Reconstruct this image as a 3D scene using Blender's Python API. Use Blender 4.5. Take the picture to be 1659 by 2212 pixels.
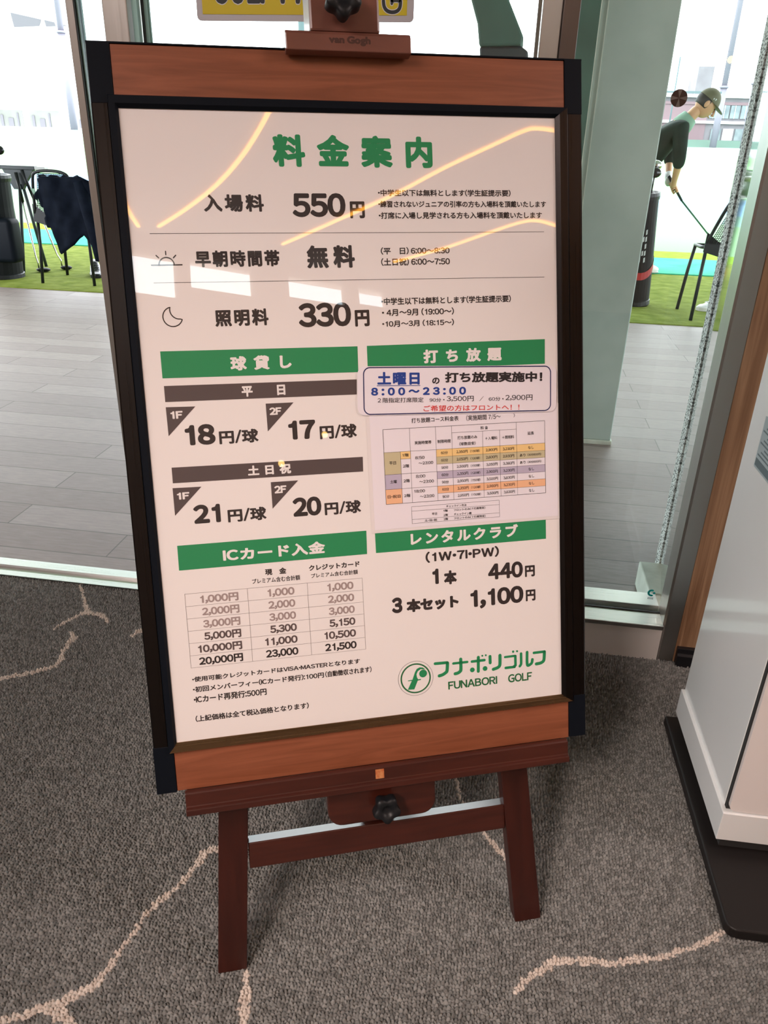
import bpy, bmesh, math, random
import numpy as np
from mathutils import Vector, Matrix
from mathutils.geometry import delaunay_2d_cdt

random.seed(7)
SC = bpy.context.scene
COL = SC.collection
for o in list(bpy.data.objects):
    bpy.data.objects.remove(o)

# ------------------------------------------------------------------ camera, sky, lights, exposure
cam_d = bpy.data.cameras.new('camera')
cam = bpy.data.objects.new('camera', cam_d)
COL.objects.link(cam)
SC.camera = cam
cam_d.sensor_fit = 'VERTICAL'
cam_d.sensor_height = 24.0
cam_d.lens = 24.0 * 1661.0 / 2212.0
cam_d.clip_start = 0.05
cam_d.clip_end = 600
CR = ((0.9874, 0.09049, -0.12982), (0.15628, -0.42862, 0.88987), (0.02488, -0.89894, -0.43736))
CAMH = 1.138
_m = Matrix(((CR[0][0], -CR[0][1], -CR[0][2], 0.0), (CR[1][0], -CR[1][1], -CR[1][2], 0.0), (CR[2][0], -CR[2][1], -CR[2][2], CAMH), (0, 0, 0, 1)))
cam.matrix_world = _m

SC.view_settings.view_transform = 'Standard'
SC.view_settings.look = 'None'
SC.view_settings.gamma = 1.0
SC.view_settings.use_curve_mapping = False
SC.view_settings.exposure = 0.0
SC.cycles.use_denoising = True
SC.cycles.max_bounces = 8
SC.cycles.diffuse_bounces = 4
SC.cycles.glossy_bounces = 5
SC.cycles.transparent_max_bounces = 16
SC.cycles.caustics_reflective = False
SC.cycles.caustics_refractive = False
SC.cycles.sample_clamp_indirect = 0.0

SKY_STRENGTH = 8.0
world = bpy.data.worlds.new('sky')
SC.world = world
world.use_nodes = True
nt = world.node_tree
bg = nt.nodes['Background']
bg.inputs['Strength'].default_value = SKY_STRENGTH
tc = nt.nodes.new('ShaderNodeTexCoord')
nz = nt.nodes.new('ShaderNodeTexNoise')
nz.inputs['Scale'].default_value = 5.0
nz.inputs['Detail'].default_value = 5.0
rp = nt.nodes.new('ShaderNodeValToRGB')
rp.color_ramp.elements[0].position = 0.42
rp.color_ramp.elements[0].color = (0.80, 0.90, 1.0, 1)
rp.color_ramp.elements[1].position = 0.6
rp.color_ramp.elements[1].color = (1.0, 0.99, 0.97, 1)
nt.links.new(tc.outputs['Generated'], nz.inputs['Vector'])
nt.links.new(nz.outputs['Fac'], rp.inputs['Fac'])
nt.links.new(rp.outputs['Color'], bg.inputs['Color'])


def lamp(name, kind, loc, target, power, color, size=0.5, size_y=None, angle=None, blend=0.6):
    d = bpy.data.lights.new(name, kind)
    d.energy = power
    d.color = color
    if kind == 'AREA':
        d.shape = 'RECTANGLE'
        d.size = size
        d.size_y = size_y or size
    elif kind == 'SPOT':
        d.shadow_soft_size = size
        d.spot_size = angle
        d.spot_blend = blend
    else:
        d.shadow_soft_size = size
    o = bpy.data.objects.new(name, d)
    COL.objects.link(o)
    o.location = loc
    dv = Vector(target) - Vector(loc)
    o.rotation_euler = dv.to_track_quat('-Z', 'Y').to_euler()
    return o


WARM = (1.0, 0.835, 0.80)
lamp('ceiling_lamp_wide', 'AREA', (-1.6, -1.0, 3.02), (-1.0, 0.2, 0.3), 100.0, WARM, 1.6, 1.6)
lamp('ceiling_lamp_right', 'AREA', (2.9, 0.6, 3.02), (0.9, 0.9, 0.2), 80.0, WARM, 0.9, 0.9)
lamp('sign_fill_spot', 'SPOT', (-1.15, -2.2, 2.95), (-0.10, 0.80, 0.46), 450.0, (1.0, 0.80, 0.71), 0.30, angle=math.radians(26), blend=1.0)  # added spot without a fixture, brightens the lower half of the poster


# ------------------------------------------------------------------ materials
def pmat(name, color, rough=0.5, metal=0.0, coat=0.0, coat_rough=0.03, emit=None, emit_s=0.0, spec=None, sheen=0.0):
    m = bpy.data.materials.new(name)
    m.use_nodes = True
    b = m.node_tree.nodes['Principled BSDF']
    b.inputs['Base Color'].default_value = (*color, 1)
    b.inputs['Roughness'].default_value = rough
    b.inputs['Metallic'].default_value = metal
    b.inputs['Coat Weight'].default_value = coat
    b.inputs['Coat Roughness'].default_value = coat_rough
    if spec is not None:
        b.inputs['Specular IOR Level'].default_value = spec
    if emit:
        b.inputs['Emission Color'].default_value = (*emit, 1)
        b.inputs['Emission Strength'].default_value = emit_s
    if sheen:
        b.inputs['Sheen Weight'].default_value = sheen
    return m


def bsdf(m):
    return m.node_tree.nodes['Principled BSDF']


def noise_color(m, c0, c1, scale=(1, 1, 1), nscale=5.0, detail=4.0, p0=0.35, p1=0.65, bump=0.0, bump_dist=0.001, distortion=0.0, rough=None):
    """mix two colours by a stretched noise in object space, optional bump"""
    nt = m.node_tree
    tc = nt.nodes.new('ShaderNodeTexCoord')
    mp = nt.nodes.new('ShaderNodeMapping')
    mp.inputs['Scale'].default_value = scale
    nz = nt.nodes.new('ShaderNodeTexNoise')
    nz.inputs['Scale'].default_value = nscale
    nz.inputs['Detail'].default_value = detail
    nz.inputs['Distortion'].default_value = distortion
    rp = nt.nodes.new('ShaderNodeValToRGB')
    rp.color_ramp.elements[0].position = p0
    rp.color_ramp.elements[0].color = (*c0, 1)
    rp.color_ramp.elements[1].position = p1
    rp.color_ramp.elements[1].color = (*c1, 1)
    nt.links.new(tc.outputs['Object'], mp.inputs['Vector'])
    nt.links.new(mp.outputs['Vector'], nz.inputs['Vector'])
    nt.links.new(nz.outputs['Fac'], rp.inputs['Fac'])
    nt.links.new(rp.outputs['Color'], bsdf(m).inputs['Base Color'])
    if bump:
        bp = nt.nodes.new('ShaderNodeBump')
        bp.inputs['Strength'].default_value = bump
        bp.inputs['Distance'].default_value = bump_dist
        nt.links.new(nz.outputs['Fac'], bp.inputs['Height'])
        nt.links.new(bp.outputs['Normal'], bsdf(m).inputs['Normal'])
    return m


M = {}
M['carpet'] = pmat('carpet', (0.10, 0.09, 0.08), 0.95, spec=0.1)
M['black'] = pmat('black_plastic', (0.010, 0.011, 0.013), 0.42, spec=0.3)
M['black_satin'] = pmat('black_satin', (0.005, 0.007, 0.011), 0.45, spec=0.08)
M['wall'] = pmat('wall_paint', (0.52, 0.40, 0.32), 0.8)
M['ceiling'] = pmat('ceiling_paint', (0.62, 0.52, 0.45), 0.85)
M['panel'] = noise_color(pmat('sign_wood', (0.3, 0.1, 0.05), 0.42), (0.18, 0.053, 0.022), (0.27, 0.086, 0.040), (1.2, 1, 16), 4.0, 6.0, 0.3, 0.7, distortion=1.6)
M['easel'] = noise_color(pmat('easel_wood', (0.1, 0.03, 0.02), 0.36), (0.030, 0.0050, 0.0026), (0.043, 0.0078, 0.0042), (14, 2, 2), 5.0, 4.0)
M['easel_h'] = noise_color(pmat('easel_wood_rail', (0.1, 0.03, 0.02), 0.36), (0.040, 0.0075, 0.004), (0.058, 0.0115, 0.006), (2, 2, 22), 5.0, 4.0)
M['clip'] = noise_color(pmat('easel_clip_wood', (0.2, 0.07, 0.045), 0.38), (0.150, 0.056, 0.040), (0.180, 0.068, 0.048), (3, 2, 12), 4.0, 3.0)
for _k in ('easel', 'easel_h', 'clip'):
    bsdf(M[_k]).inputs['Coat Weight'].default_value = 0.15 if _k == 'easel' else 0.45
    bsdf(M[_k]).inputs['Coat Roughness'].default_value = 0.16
M['engrave'] = pmat('engraving', (0.055, 0.018, 0.012), 0.5)
M['stamp'] = noise_color(pmat('maker_stamp', (0.5, 0.15, 0.05), 0.4), (0.42, 0.10, 0.03), (0.55, 0.25, 0.10), (1, 1, 1), 160.0, 3.0)
M['wood'] = noise_color(pmat('wall_wood', (0.3, 0.15, 0.08), 0.45), (0.17, 0.085, 0.042), (0.46, 0.285, 0.165), (40, 40, 1.3), 1.6, 6.0, 0.3, 0.72, distortion=0.8)
M['baseboard'] = pmat('baseboard', (0.008, 0.008, 0.010), 0.35)


def brushed(name, color, rough, along, metal=1.0, amp=0.035):
    m = pmat(name, color, rough, metal)
    nt = m.node_tree
    tc = nt.nodes.new('ShaderNodeTexCoord')
    mp = nt.nodes.new('ShaderNodeMapping')
    mp.inputs['Scale'].default_value = along
    nz = nt.nodes.new('ShaderNodeTexNoise')
    nz.inputs['Scale'].default_value = 6.0
    nz.inputs['Detail'].default_value = 3.0
    mr = nt.nodes.new('ShaderNodeMapRange')
    mr.inputs['From Min'].default_value = 0.3
    mr.inputs['From Max'].default_value = 0.7
    mr.inputs['To Min'].default_value = rough - amp
    mr.inputs['To Max'].default_value = rough + amp
    nt.links.new(tc.outputs['Object'], mp.inputs['Vector'])
    nt.links.new(mp.outputs['Vector'], nz.inputs['Vector'])
    nt.links.new(nz.outputs['Fac'], mr.inputs['Value'])
    nt.links.new(mr.outputs['Result'], bsdf(m).inputs['Roughness'])
    return m


M['steel'] = brushed('brushed_steel', (0.56, 0.55, 0.525), 0.36, (90, 90, 0.4))
M['steel_h'] = brushed('brushed_steel_sill', (0.70, 0.69, 0.67), 0.30, (0.4, 120, 120))
M['kick'] = brushed('brushed_kick_plate', (0.80, 0.76, 0.72), 0.38, (0.4, 120, 160), metal=0.3)
M['steel_dark'] = brushed('dark_bronze_steel', (0.16, 0.13, 0.115), 0.4, (30, 30, 0.5))
M['mirror'] = pmat('polished_steel', (0.50, 0.53, 0.51), 0.05, 1.0)
M['rail'] = brushed('black_anodised_rail', (0.034, 0.030, 0.029), 0.30, (110, 110, 0.5), amp=0.04)
M['rail_bronze_sheen'] = brushed('bronze_rail_painted_sheen', (0.36, 0.235, 0.13), 0.26, (0.6, 60, 60), amp=0.08)  # bronze, brightened so the golden sheen of warm light sits in the colour
M['white_gloss'] = pmat('kiosk_white', (0.84, 0.87, 0.87), 0.25, coat=0.6, coat_rough=0.05)
M['white_warm_lit'] = pmat('kiosk_white_warm_lit', (0.80, 0.76, 0.74), 0.35)  # copy of the machine's white with warm light tinted into the colour
M['kiosk_base'] = pmat('kiosk_base', (0.012, 0.010, 0.0095), 0.5, spec=0.3)
M['gap'] = pmat('shadow_gap', (0.02, 0.02, 0.02), 0.8)  # near-black colour stands in for the shade in the machine's gaps


def coated(name, color, coat=1.0, cr=0.012, rough=0.55):
    m = pmat(name, color, rough, coat=coat, coat_rough=cr, spec=0.3)
    bsdf(m).inputs['Coat IOR'].default_value = 1.72 if coat > 0.9 else 1.5   # two faces of a clear cover
    return m


M['paper'] = coated('poster_paper', (0.80, 0.765, 0.75))
M['ink'] = coated('poster_ink', (0.022, 0.016, 0.017))
M['ink_grey'] = coated('poster_grey_ink', (0.16, 0.115, 0.11))
M['ink_light'] = coated('poster_light_grey_ink', (0.33, 0.26, 0.25))
M['ink_mid'] = coated('poster_mid_grey_ink', (0.09, 0.065, 0.065))
M['green'] = coated('poster_green', (0.006, 0.24, 0.085))
M['dgreen'] = coated('poster_dark_green', (0.008, 0.13, 0.04))
M['bar'] = coated('poster_grey_bar', (0.075, 0.055, 0.056))
M['white_ink'] = coated('poster_white_ink', (0.80, 0.765, 0.75))
L_ = dict(coat=0.35, cr=0.16)
M['lam'] = coated('laminate_paper', (0.76, 0.715, 0.765), **L_)
M['lam_edge'] = coated('laminate_margin', (0.72, 0.675, 0.67), **L_)
M['lam_ink'] = coated('laminate_ink', (0.02, 0.016, 0.018), **L_)
M['lam_blue'] = coated('laminate_blue', (0.015, 0.05, 0.26), **L_)
M['lam_navy'] = coated('laminate_navy', (0.015, 0.018, 0.09), **L_)
M['lam_red'] = coated('laminate_red', (0.62, 0.03, 0.025), **L_)
M['c_yellow'] = coated('cell_yellow', (0.80, 0.55, 0.23), **L_)
M['c_olive'] = coated('cell_olive', (0.52, 0.46, 0.29), **L_)
M['c_lilac'] = coated('cell_lilac', (0.46, 0.41, 0.52), **L_)
M['c_orange'] = coated('cell_orange', (0.80, 0.45, 0.26), **L_)


def glass_mat(name, tint, refl=0.07):
    m = bpy.data.materials.new(name)
    m.use_nodes = True
    nt = m.node_tree
    nt.nodes.clear()
    out = nt.nodes.new('ShaderNodeOutputMaterial')
    mix = nt.nodes.new('ShaderNodeMixShader')
    tr = nt.nodes.new('ShaderNodeBsdfTransparent')
    tr.inputs['Color'].default_value = (*tint, 1)
    gl = nt.nodes.new('ShaderNodeBsdfGlossy')
    gl.inputs['Roughness'].default_value = 0.0
    gl.inputs['Color'].default_value = (1, 1, 1, 1)
    lw = nt.nodes.new('ShaderNodeFresnel')
    lw.inputs['IOR'].default_value = 1.45
    nt.links.new(lw.outputs['Fac'], mix.inputs['Fac'])
    nt.links.new(tr.outputs['BSDF'], mix.inputs[1])
    nt.links.new(gl.outputs['BSDF'], mix.inputs[2])
    nt.links.new(mix.outputs['Shader'], out.inputs['Surface'])
    return m


M['glass'] = glass_mat('window_glass', (0.955, 0.985, 0.975))
M['glass_edge'] = pmat('glass_edge', (0.36, 0.60, 0.56), 0.2)
M['seal'] = pmat('window_seal', (0.02, 0.02, 0.02), 0.5)
M['concrete'] = noise_color(pmat('painted_concrete', (0.5, 0.55, 0.5), 0.75), (0.47, 0.59, 0.55), (0.54, 0.66, 0.62), (1, 1, 1), 6.0, 5.0, bump=0.4, bump_dist=0.01)
M['brace'] = noise_color(pmat('dark_green_steel', (0.05, 0.12, 0.09), 0.5), (0.035, 0.085, 0.065), (0.055, 0.125, 0.095), (1, 1, 1), 3.0, 3.0)
M['brace_dark'] = pmat('dark_steel', (0.02, 0.03, 0.035), 0.5)
M['speckle'] = noise_color(pmat('sprayed_plaster', (0.7, 0.7, 0.7), 0.7), (0.10, 0.115, 0.11), (0.85, 0.88, 0.87), (1, 1, 1), 210.0, 1.0, 0.40, 0.52, bump=1.0, bump_dist=0.004)
M['plaster'] = noise_color(pmat('pale_plaster', (0.7, 0.74, 0.66), 0.8), (0.62, 0.68, 0.60), (0.72, 0.78, 0.70), (1, 1, 1), 22.0, 4.0, bump=0.5, bump_dist=0.006)
M['canopy'] = pmat('canopy_soffit', (0.45, 0.45, 0.44), 0.8)
M['jacket'] = noise_color(pmat('navy_jacket', (0.01, 0.015, 0.03), 0.8), (0.003, 0.005, 0.010), (0.006, 0.009, 0.017), (1, 1, 1), 14.0, 3.0)
M['bagblack'] = pmat('bag_black', (0.007, 0.008, 0.009), 0.55, spec=0.15)
M['red'] = pmat('bag_red', (0.35, 0.012, 0.012), 0.5)
M['greyw'] = pmat('pale_grey', (0.55, 0.57, 0.58), 0.5)
M['shoe_white'] = pmat('shoe_white', (0.72, 0.72, 0.72), 0.5)
M['shoe_sole'] = pmat('shoe_sole', (0.55, 0.53, 0.5), 0.6)
M['leather'] = pmat('black_leather', (0.01, 0.01, 0.012), 0.25)
M['chrome'] = pmat('chrome', (0.75, 0.76, 0.77), 0.15, 1.0)
M['shaft'] = pmat('shaft_graphite', (0.02, 0.11, 0.045), 0.3)
M['skin'] = pmat('skin', (0.50, 0.27, 0.15), 0.55)
M['shirt'] = noise_color(pmat('green_shirt', (0.02, 0.04, 0.035), 0.75), (0.010, 0.020, 0.017), (0.016, 0.030, 0.025), (1, 1, 1), 9.0, 3.0)
M['collar'] = pmat('pale_green_collar', (0.19, 0.31, 0.24), 0.8)
M['trouser'] = pmat('dark_trousers', (0.02, 0.03, 0.03), 0.8)
M['cap'] = pmat('cap_olive', (0.10, 0.095, 0.055), 0.8)
M['hair'] = pmat('dark_hair', (0.012, 0.011, 0.010), 0.6)
M['glove'] = pmat('white_glove', (0.6, 0.62, 0.6), 0.6)
M['mat'] = noise_color(pmat('teal_mat', (0.05, 0.45, 0.3), 0.9, spec=0.1), (0.035, 0.33, 0.20), (0.055, 0.42, 0.27), (1, 1, 1), 3.0, 4.0)
M['white_pale'] = pmat('white_wall', (0.8, 0.8, 0.8), 0.8)
M['violet'] = pmat('pole_hazed', (0.18, 0.17, 0.21), 0.6)  # distance haze is lightened into the pole colour
M['hall'] = pmat('hall_cladding', (0.75, 0.75, 0.75), 0.8)
M['bay'] = noise_color(pmat('hall_bay', (0.15, 0.16, 0.14), 0.8), (0.105, 0.112, 0.10), (0.15, 0.16, 0.14), (1, 1, 1), 0.35, 4.0)
M['hallwin'] = pmat('hall_window', (0.085, 0.085, 0.095), 0.6)
M['stand'] = noise_color(pmat('stand_wall_hazed', (0.1, 0.09, 0.1), 0.8), (0.15, 0.137, 0.152), (0.20, 0.19, 0.205), (1, 1, 1), 0.8, 4.0)  # wall tone raised to carry the haze in its colour
M['standred'] = pmat('stand_red_hazed', (0.19, 0.125, 0.14), 0.7)  # red paled towards grey, the haze is part of the colour
M['standwin'] = noise_color(pmat('stand_windows', (0.2, 0.25, 0.28), 0.5), (0.11, 0.14, 0.155), (0.20, 0.24, 0.25), (1, 1, 1), 1.3, 3.0)
M['bank'] = pmat('green_bank', (0.06, 0.11, 0.085), 0.9)
M['net_post'] = pmat('pale_blue_post', (0.075, 0.115, 0.125), 0.6)
M['sign_yellow'] = pmat('sign_yellow', (0.62, 0.50, 0.004), 0.5)
M['sign_margin'] = pmat('sign_margin', (0.50, 0.49, 0.52), 0.4)
M['sign_black'] = pmat('sign_black', (0.012, 0.018, 0.022), 0.5)
M['sign_edge'] = pmat('sign_outline', (0.75, 0.75, 0.72), 0.5)
M['teal'] = pmat('teal_sticker', (0.0, 0.42, 0.40), 0.5)
M['disc'] = pmat('bronze_disc', (0.09, 0.06, 0.055), 0.35, 0.8)
M['disc_light'] = pmat('bronze_disc_painted_sheen', (0.24, 0.22, 0.21), 0.35, 0.8)  # lighter tone paints the radial metallic reflection on the disc
M['led'] = pmat('led_strip', (0.8, 0.6, 0.3), 0.5, emit=(1.0, 0.43, 0.035), emit_s=12.0)
M['lampface'] = pmat('lamp_face', (0.8, 0.6, 0.3), 0.5, emit=(1.0, 0.62, 0.18), emit_s=14.0)
M['label'] = pmat('kiosk_label', (0.42, 0.52, 0.56), 0.5)
M['label_ink'] = pmat('kiosk_label_ink', (0.12, 0.17, 0.20), 0.5)

# carpet colour: brown-grey loops, the pale vein comes from the 'vein' attribute of the pile
nt = M['carpet'].node_tree
at = nt.nodes.new('ShaderNodeAttribute')
at.attribute_name = 'yarn'
nt.links.new(at.outputs['Color'], bsdf(M['carpet']).inputs['Base Color'])

M['carpet_plain'] = pmat('carpet_plain', (0.10, 0.09, 0.08), 0.95, spec=0.1)
nt = M['carpet_plain'].node_tree
tc = nt.nodes.new('ShaderNodeTexCoord')
vo = nt.nodes.new('ShaderNodeTexVoronoi')
vo.inputs['Scale'].default_value = 190.0
rp = nt.nodes.new('ShaderNodeValToRGB')
rp.color_ramp.elements[0].color = (0.125, 0.126, 0.120, 1)
rp.color_ramp.elements[1].color = (0.25, 0.252, 0.242, 1)
bp = nt.nodes.new('ShaderNodeBump')
bp.inputs['Strength'].default_value = 0.8
bp.inputs['Distance'].default_value = 0.003
bp.invert = True
nt.links.new(tc.outputs['Object'], vo.inputs['Vector'])
nt.links.new(vo.outputs['Color'], rp.inputs['Fac'])
nt.links.new(rp.outputs['Color'], bsdf(M['carpet_plain']).inputs['Base Color'])
nt.links.new(vo.outputs['Distance'], bp.inputs['Height'])
nt.links.new(bp.outputs['Normal'], bsdf(M['carpet_plain']).inputs['Normal'])

# deck: grey wood-look planks running along the windows
M['deck'] = pmat('grey_plank_deck', (0.36, 0.33, 0.31), 0.5, spec=0.3)
nt = M['deck'].node_tree
tc = nt.nodes.new('ShaderNodeTexCoord')
br = nt.nodes.new('ShaderNodeTexBrick')
br.offset = 0.37
br.inputs['Scale'].default_value = 1.0
br.inputs['Brick Width'].default_value = 1.1
br.inputs['Row Height'].default_value = 0.142
br.inputs['Mortar Size'].default_value = 0.0026
br.inputs['Mortar Smooth'].default_value = 0.3
br.inputs['Bias'].default_value = 0.0
br.inputs['Color1'].default_value = (0.245, 0.196, 0.182, 1)
br.inputs['Color2'].default_value = (0.325, 0.272, 0.258, 1)
br.inputs['Mortar'].default_value = (0.115, 0.095, 0.09, 1)
mp = nt.nodes.new('ShaderNodeMapping')
mp.inputs['Scale'].default_value = (7.0, 48, 1)
nz = nt.nodes.new('ShaderNodeTexNoise')
nz.inputs['Scale'].default_value = 2.0
nz.inputs['Detail'].default_value = 8.0
nz.inputs['Roughness'].default_value = 0.7
mr = nt.nodes.new('ShaderNodeMapRange')
mr.inputs['From Min'].default_value = 0.3
mr.inputs['From Max'].default_value = 0.7
mr.inputs['To Min'].default_value = 0.76
mr.inputs['To Max'].default_value = 1.24
mx = nt.nodes.new('ShaderNodeMix')
mx.data_type = 'RGBA'
mx.blend_type = 'MULTIPLY'
mx.inputs[0].default_value = 1.0
mr2 = nt.nodes.new('ShaderNodeMapRange')
mr2.inputs['To Min'].default_value = 0.42
mr2.inputs['To Max'].default_value = 0.62
nt.links.new(tc.outputs['Object'], br.inputs['Vector'])
nt.links.new(tc.outputs['Object'], mp.inputs['Vector'])
nt.links.new(mp.outputs['Vector'], nz.inputs['Vector'])
nt.links.new(nz.outputs['Fac'], mr.inputs['Value'])
nt.links.new(nz.outputs['Fac'], mr2.inputs['Value'])
nt.links.new(br.outputs['Color'], mx.inputs[6])
nt.links.new(mr.outputs['Result'], mx.inputs[7])
nt.links.new(mx.outputs[2], bsdf(M['deck']).inputs['Base Color'])
nt.links.new(mr2.outputs['Result'], bsdf(M['deck']).inputs['Roughness'])

for _k in ('jacket', 'shirt', 'trouser'):
    bsdf(M[_k]).inputs['Specular IOR Level'].default_value = 0.06
M['turf'] = noise_color(pmat('artificial_turf', (0.14, 0.25, 0.035), 0.95, spec=0.05), (0.125, 0.170, 0.020), (0.225, 0.27, 0.055), (1, 1, 1), 9.0, 9.0, 0.3, 0.7, bump=0.8, bump_dist=0.02)
M['lime'] = noise_color(pmat('lime_turf', (0.17, 0.30, 0.02), 0.95, spec=0.05), (0.15, 0.27, 0.015), (0.20, 0.33, 0.03), (1, 1, 1), 9.0, 6.0)
# range field: mown green bands across the range with one blue band
M['field'] = pmat('range_field', (0.2, 0.4, 0.2), 0.95, spec=0.05)
nt = M['field'].node_tree
tc = nt.nodes.new('ShaderNodeTexCoord')
sx = nt.nodes.new('ShaderNodeSeparateXYZ')
mr = nt.nodes.new('ShaderNodeMapRange')
mr.inputs['From Min'].default_value = 10.0
mr.inputs['From Max'].default_value = 60.0
rp = nt.nodes.new('ShaderNodeValToRGB')
rp.color_ramp.interpolation = 'CONSTANT'
els = [(0.0, (0.170, 0.31, 0.155)), (0.08, (0.165, 0.31, 0.24)), (0.125, (0.160, 0.28, 0.40)), (0.20, (0.170, 0.32, 0.155)), (0.42, (0.18, 0.33, 0.16)), (0.75, (0.26, 0.36, 0.31))]
while len(rp.color_ramp.elements) < len(els):
    rp.color_ramp.elements.new(0.5)
for e, (p, c) in zip(rp.color_ramp.elements, els):
    e.position = p
for e, (p, c) in zip(rp.color_ramp.elements, els):
    e.position = p
    e.color = (*c, 1)
nt.links.new(tc.outputs['Object'], sx.inputs['Vector'])
nt.links.new(sx.outputs['Y'], mr.inputs['Value'])
nt.links.new(mr.outputs['Result'], rp.inputs['Fac'])
nt.links.new(rp.outputs['Color'], bsdf(M['field']).inputs['Base Color'])


# ------------------------------------------------------------------ mesh helpers
class MB:
    """collects simple solids; build() links them as ONE mesh object"""

    def __init__(self):
        self.v = []
        self.f = []
        self.mi = []
        self.smooth = []

    def add(self, vs, fs, mi=0, smooth=False):
        b = len(self.v)
        self.v += [tuple(p) for p in vs]
        self.f += [tuple(i + b for i in f) for f in fs]
        self.mi += [mi] * len(fs)
        self.smooth += [smooth] * len(fs)
        return self

    def box(self, x0, x1, y0, y1, z0, z1, mi=0):
        vs = [(x, y, z) for x in (x0, x1) for y in (y0, y1) for z in (z0, z1)]
        return self.add(vs, [(0, 1, 3, 2), (4, 6, 7, 5), (0, 4, 5, 1), (2, 3, 7, 6), (0, 2, 6, 4), (1, 5, 7, 3)], mi)

    def bbox(self, x0, x1, y0, y1, z0, z1, r=0.004, seg=2, mi=0, vertical=None):
        """box with rounded edges"""
        bm = bmesh.new()
        bmesh.ops.create_cube(bm, size=1.0)
        bmesh.ops.scale(bm, vec=(x1 - x0, y1 - y0, z1 - z0), verts=bm.verts)
        bmesh.ops.translate(bm, vec=((x0 + x1) / 2, (y0 + y1) / 2, (z0 + z1) / 2), verts=bm.verts)
        es = list(bm.edges)
        if vertical is not None:
            es = [e for e in bm.edges if abs((e.verts[0].co - e.verts[1].co).normalized()[vertical]) > 0.9]
        bmesh.ops.bevel(bm, geom=es, offset=r, segments=seg, profile=0.5, affect='EDGES')
        return self.from_bm(bm, mi)

    def from_bm(self, bm, mi=0, smooth=False):
        bm.verts.index_update()
        self.add([v.co[:] for v in bm.verts], [[v.index for v in f.verts] for f in bm.faces], mi, smooth)
        bm.free()
        return self

    def prism(self, poly, axis, a, b, mi=0):
        """polygon (2D) extruded along axis from a to b"""
        n = len(poly)

        def P(p, t):
            if axis == 0:
                return (t, p[0], p[1])
            if axis == 1:
                return (p[0], t, p[1])
            return (p[0], p[1], t)
        vs = [P(p, a) for p in poly] + [P(p, b) for p in poly]
        fs = [tuple(range(n))[::-1], tuple(range(n, 2 * n))] + [(i, (i + 1) % n, n + (i + 1) % n, n + i) for i in range(n)]
        return self.add(vs, fs, mi)

    def hexa(self, q0, q1, mi=0):
        """two quads joined"""
        vs = list(q0) + list(q1)
        return self.add(vs, [(0, 1, 2, 3), (7, 6, 5, 4)] + [(i, 4 + i, 4 + (i + 1) % 4, (i + 1) % 4) for i in range(4)], mi)

    def tube(self, pts, rad, n=10, mi=0, cap=True):
        pts = [Vector(p) for p in pts]
        rs = rad if isinstance(rad, (list, tuple)) else [rad] * len(pts)
        vs, fs = [], []
        up = None
        for i, p in enumerate(pts):
            d = (pts[min(i + 1, len(pts) - 1)] - pts[max(i - 1, 0)]).normalized()
            if up is None:
                up = d.orthogonal().normalized()
            up = (up - d * up.dot(d)).normalized()
            s = d.cross(up)
            for k in range(n):
                a = 2 * math.pi * k / n
                vs.append(p + (up * math.cos(a) + s * math.sin(a)) * rs[i])
        for i in range(len(pts) - 1):
            for k in range(n):
                fs.append((i * n + k, i * n + (k + 1) % n, (i + 1) * n + (k + 1) % n, (i + 1) * n + k))
        self.add(vs, fs, mi, True)
        if cap:
            b = len(self.v) - len(vs)
            self.f += [tuple(b + k for k in range(n))[::-1], tuple(b + (len(pts) - 1) * n + k for k in range(n))]
            self.mi += [mi, mi]
            self.smooth += [False, False]
        return self

    def ellipsoid(self, c, r, rot=None, n=20, m=12, mi=0, deform=None):
        bm = bmesh.new()
        bmesh.ops.create_uvsphere(bm, u_segments=n, v_segments=m, radius=1.0)
        R = rot or Matrix.Identity(3)
        for v in bm.verts:
            p = Vector((v.co.x * r[0], v.co.y * r[1], v.co.z * r[2]))
            if deform:
                p = deform(p)
            v.co = Vector(c) + R @ p
        return self.from_bm(bm, mi, True)

    def lathe(self, prof, c=(0, 0, 0), n=24, mi=0, R=None):
        vs, fs = [], []
        R = R or Matrix.Identity(3)
        for r, z in prof:
            for k in range(n):
                a = 2 * math.pi * k / n
                vs.append(Vector(c) + R @ Vector((r * math.cos(a), r * math.sin(a), z)))
        for i in range(len(prof) - 1):
            for k in range(n):
                fs.append((i * n + k, i * n + (k + 1) % n, (i + 1) * n + (k + 1) % n, (i + 1) * n + k))
        fs.append(tuple(range(n))[::-1])
        fs.append(tuple((len(prof) - 1) * n + k for k in range(n)))
        return self.add(vs, fs, mi, False)

    def build(self, name, mats, parent=None, loc=None, rot=None):
        me = bpy.data.meshes.new(name)
        me.from_pydata(self.v, [], self.f)
        for m in (mats if isinstance(mats, (list, tuple)) else [mats]):
            me.materials.append(M[m] if isinstance(m, str) else m)
        me.polygons.foreach_set('material_index', self.mi)
        me.polygons.foreach_set('use_smooth', self.smooth)
        me.update()
        o = bpy.data.objects.new(name, me)
        COL.objects.link(o)
        if parent:
            o.parent = parent
        if loc is not None:
            o.location = loc
        if rot is not None:
            o.rotation_euler = rot
        return o


def fixn(o):
    bm = bmesh.new()
    bm.from_mesh(o.data)
    bmesh.ops.recalc_face_normals(bm, faces=bm.faces)
    bm.to_mesh(o.data)
    bm.free()
    return o


def bevel(o, w=0.002, seg=2, angle=35):
    md = o.modifiers.new('edge', 'BEVEL')
    md.width = w
    md.segments = seg
    md.limit_method = 'ANGLE'
    md.angle_limit = math.radians(angle)
    return o


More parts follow.
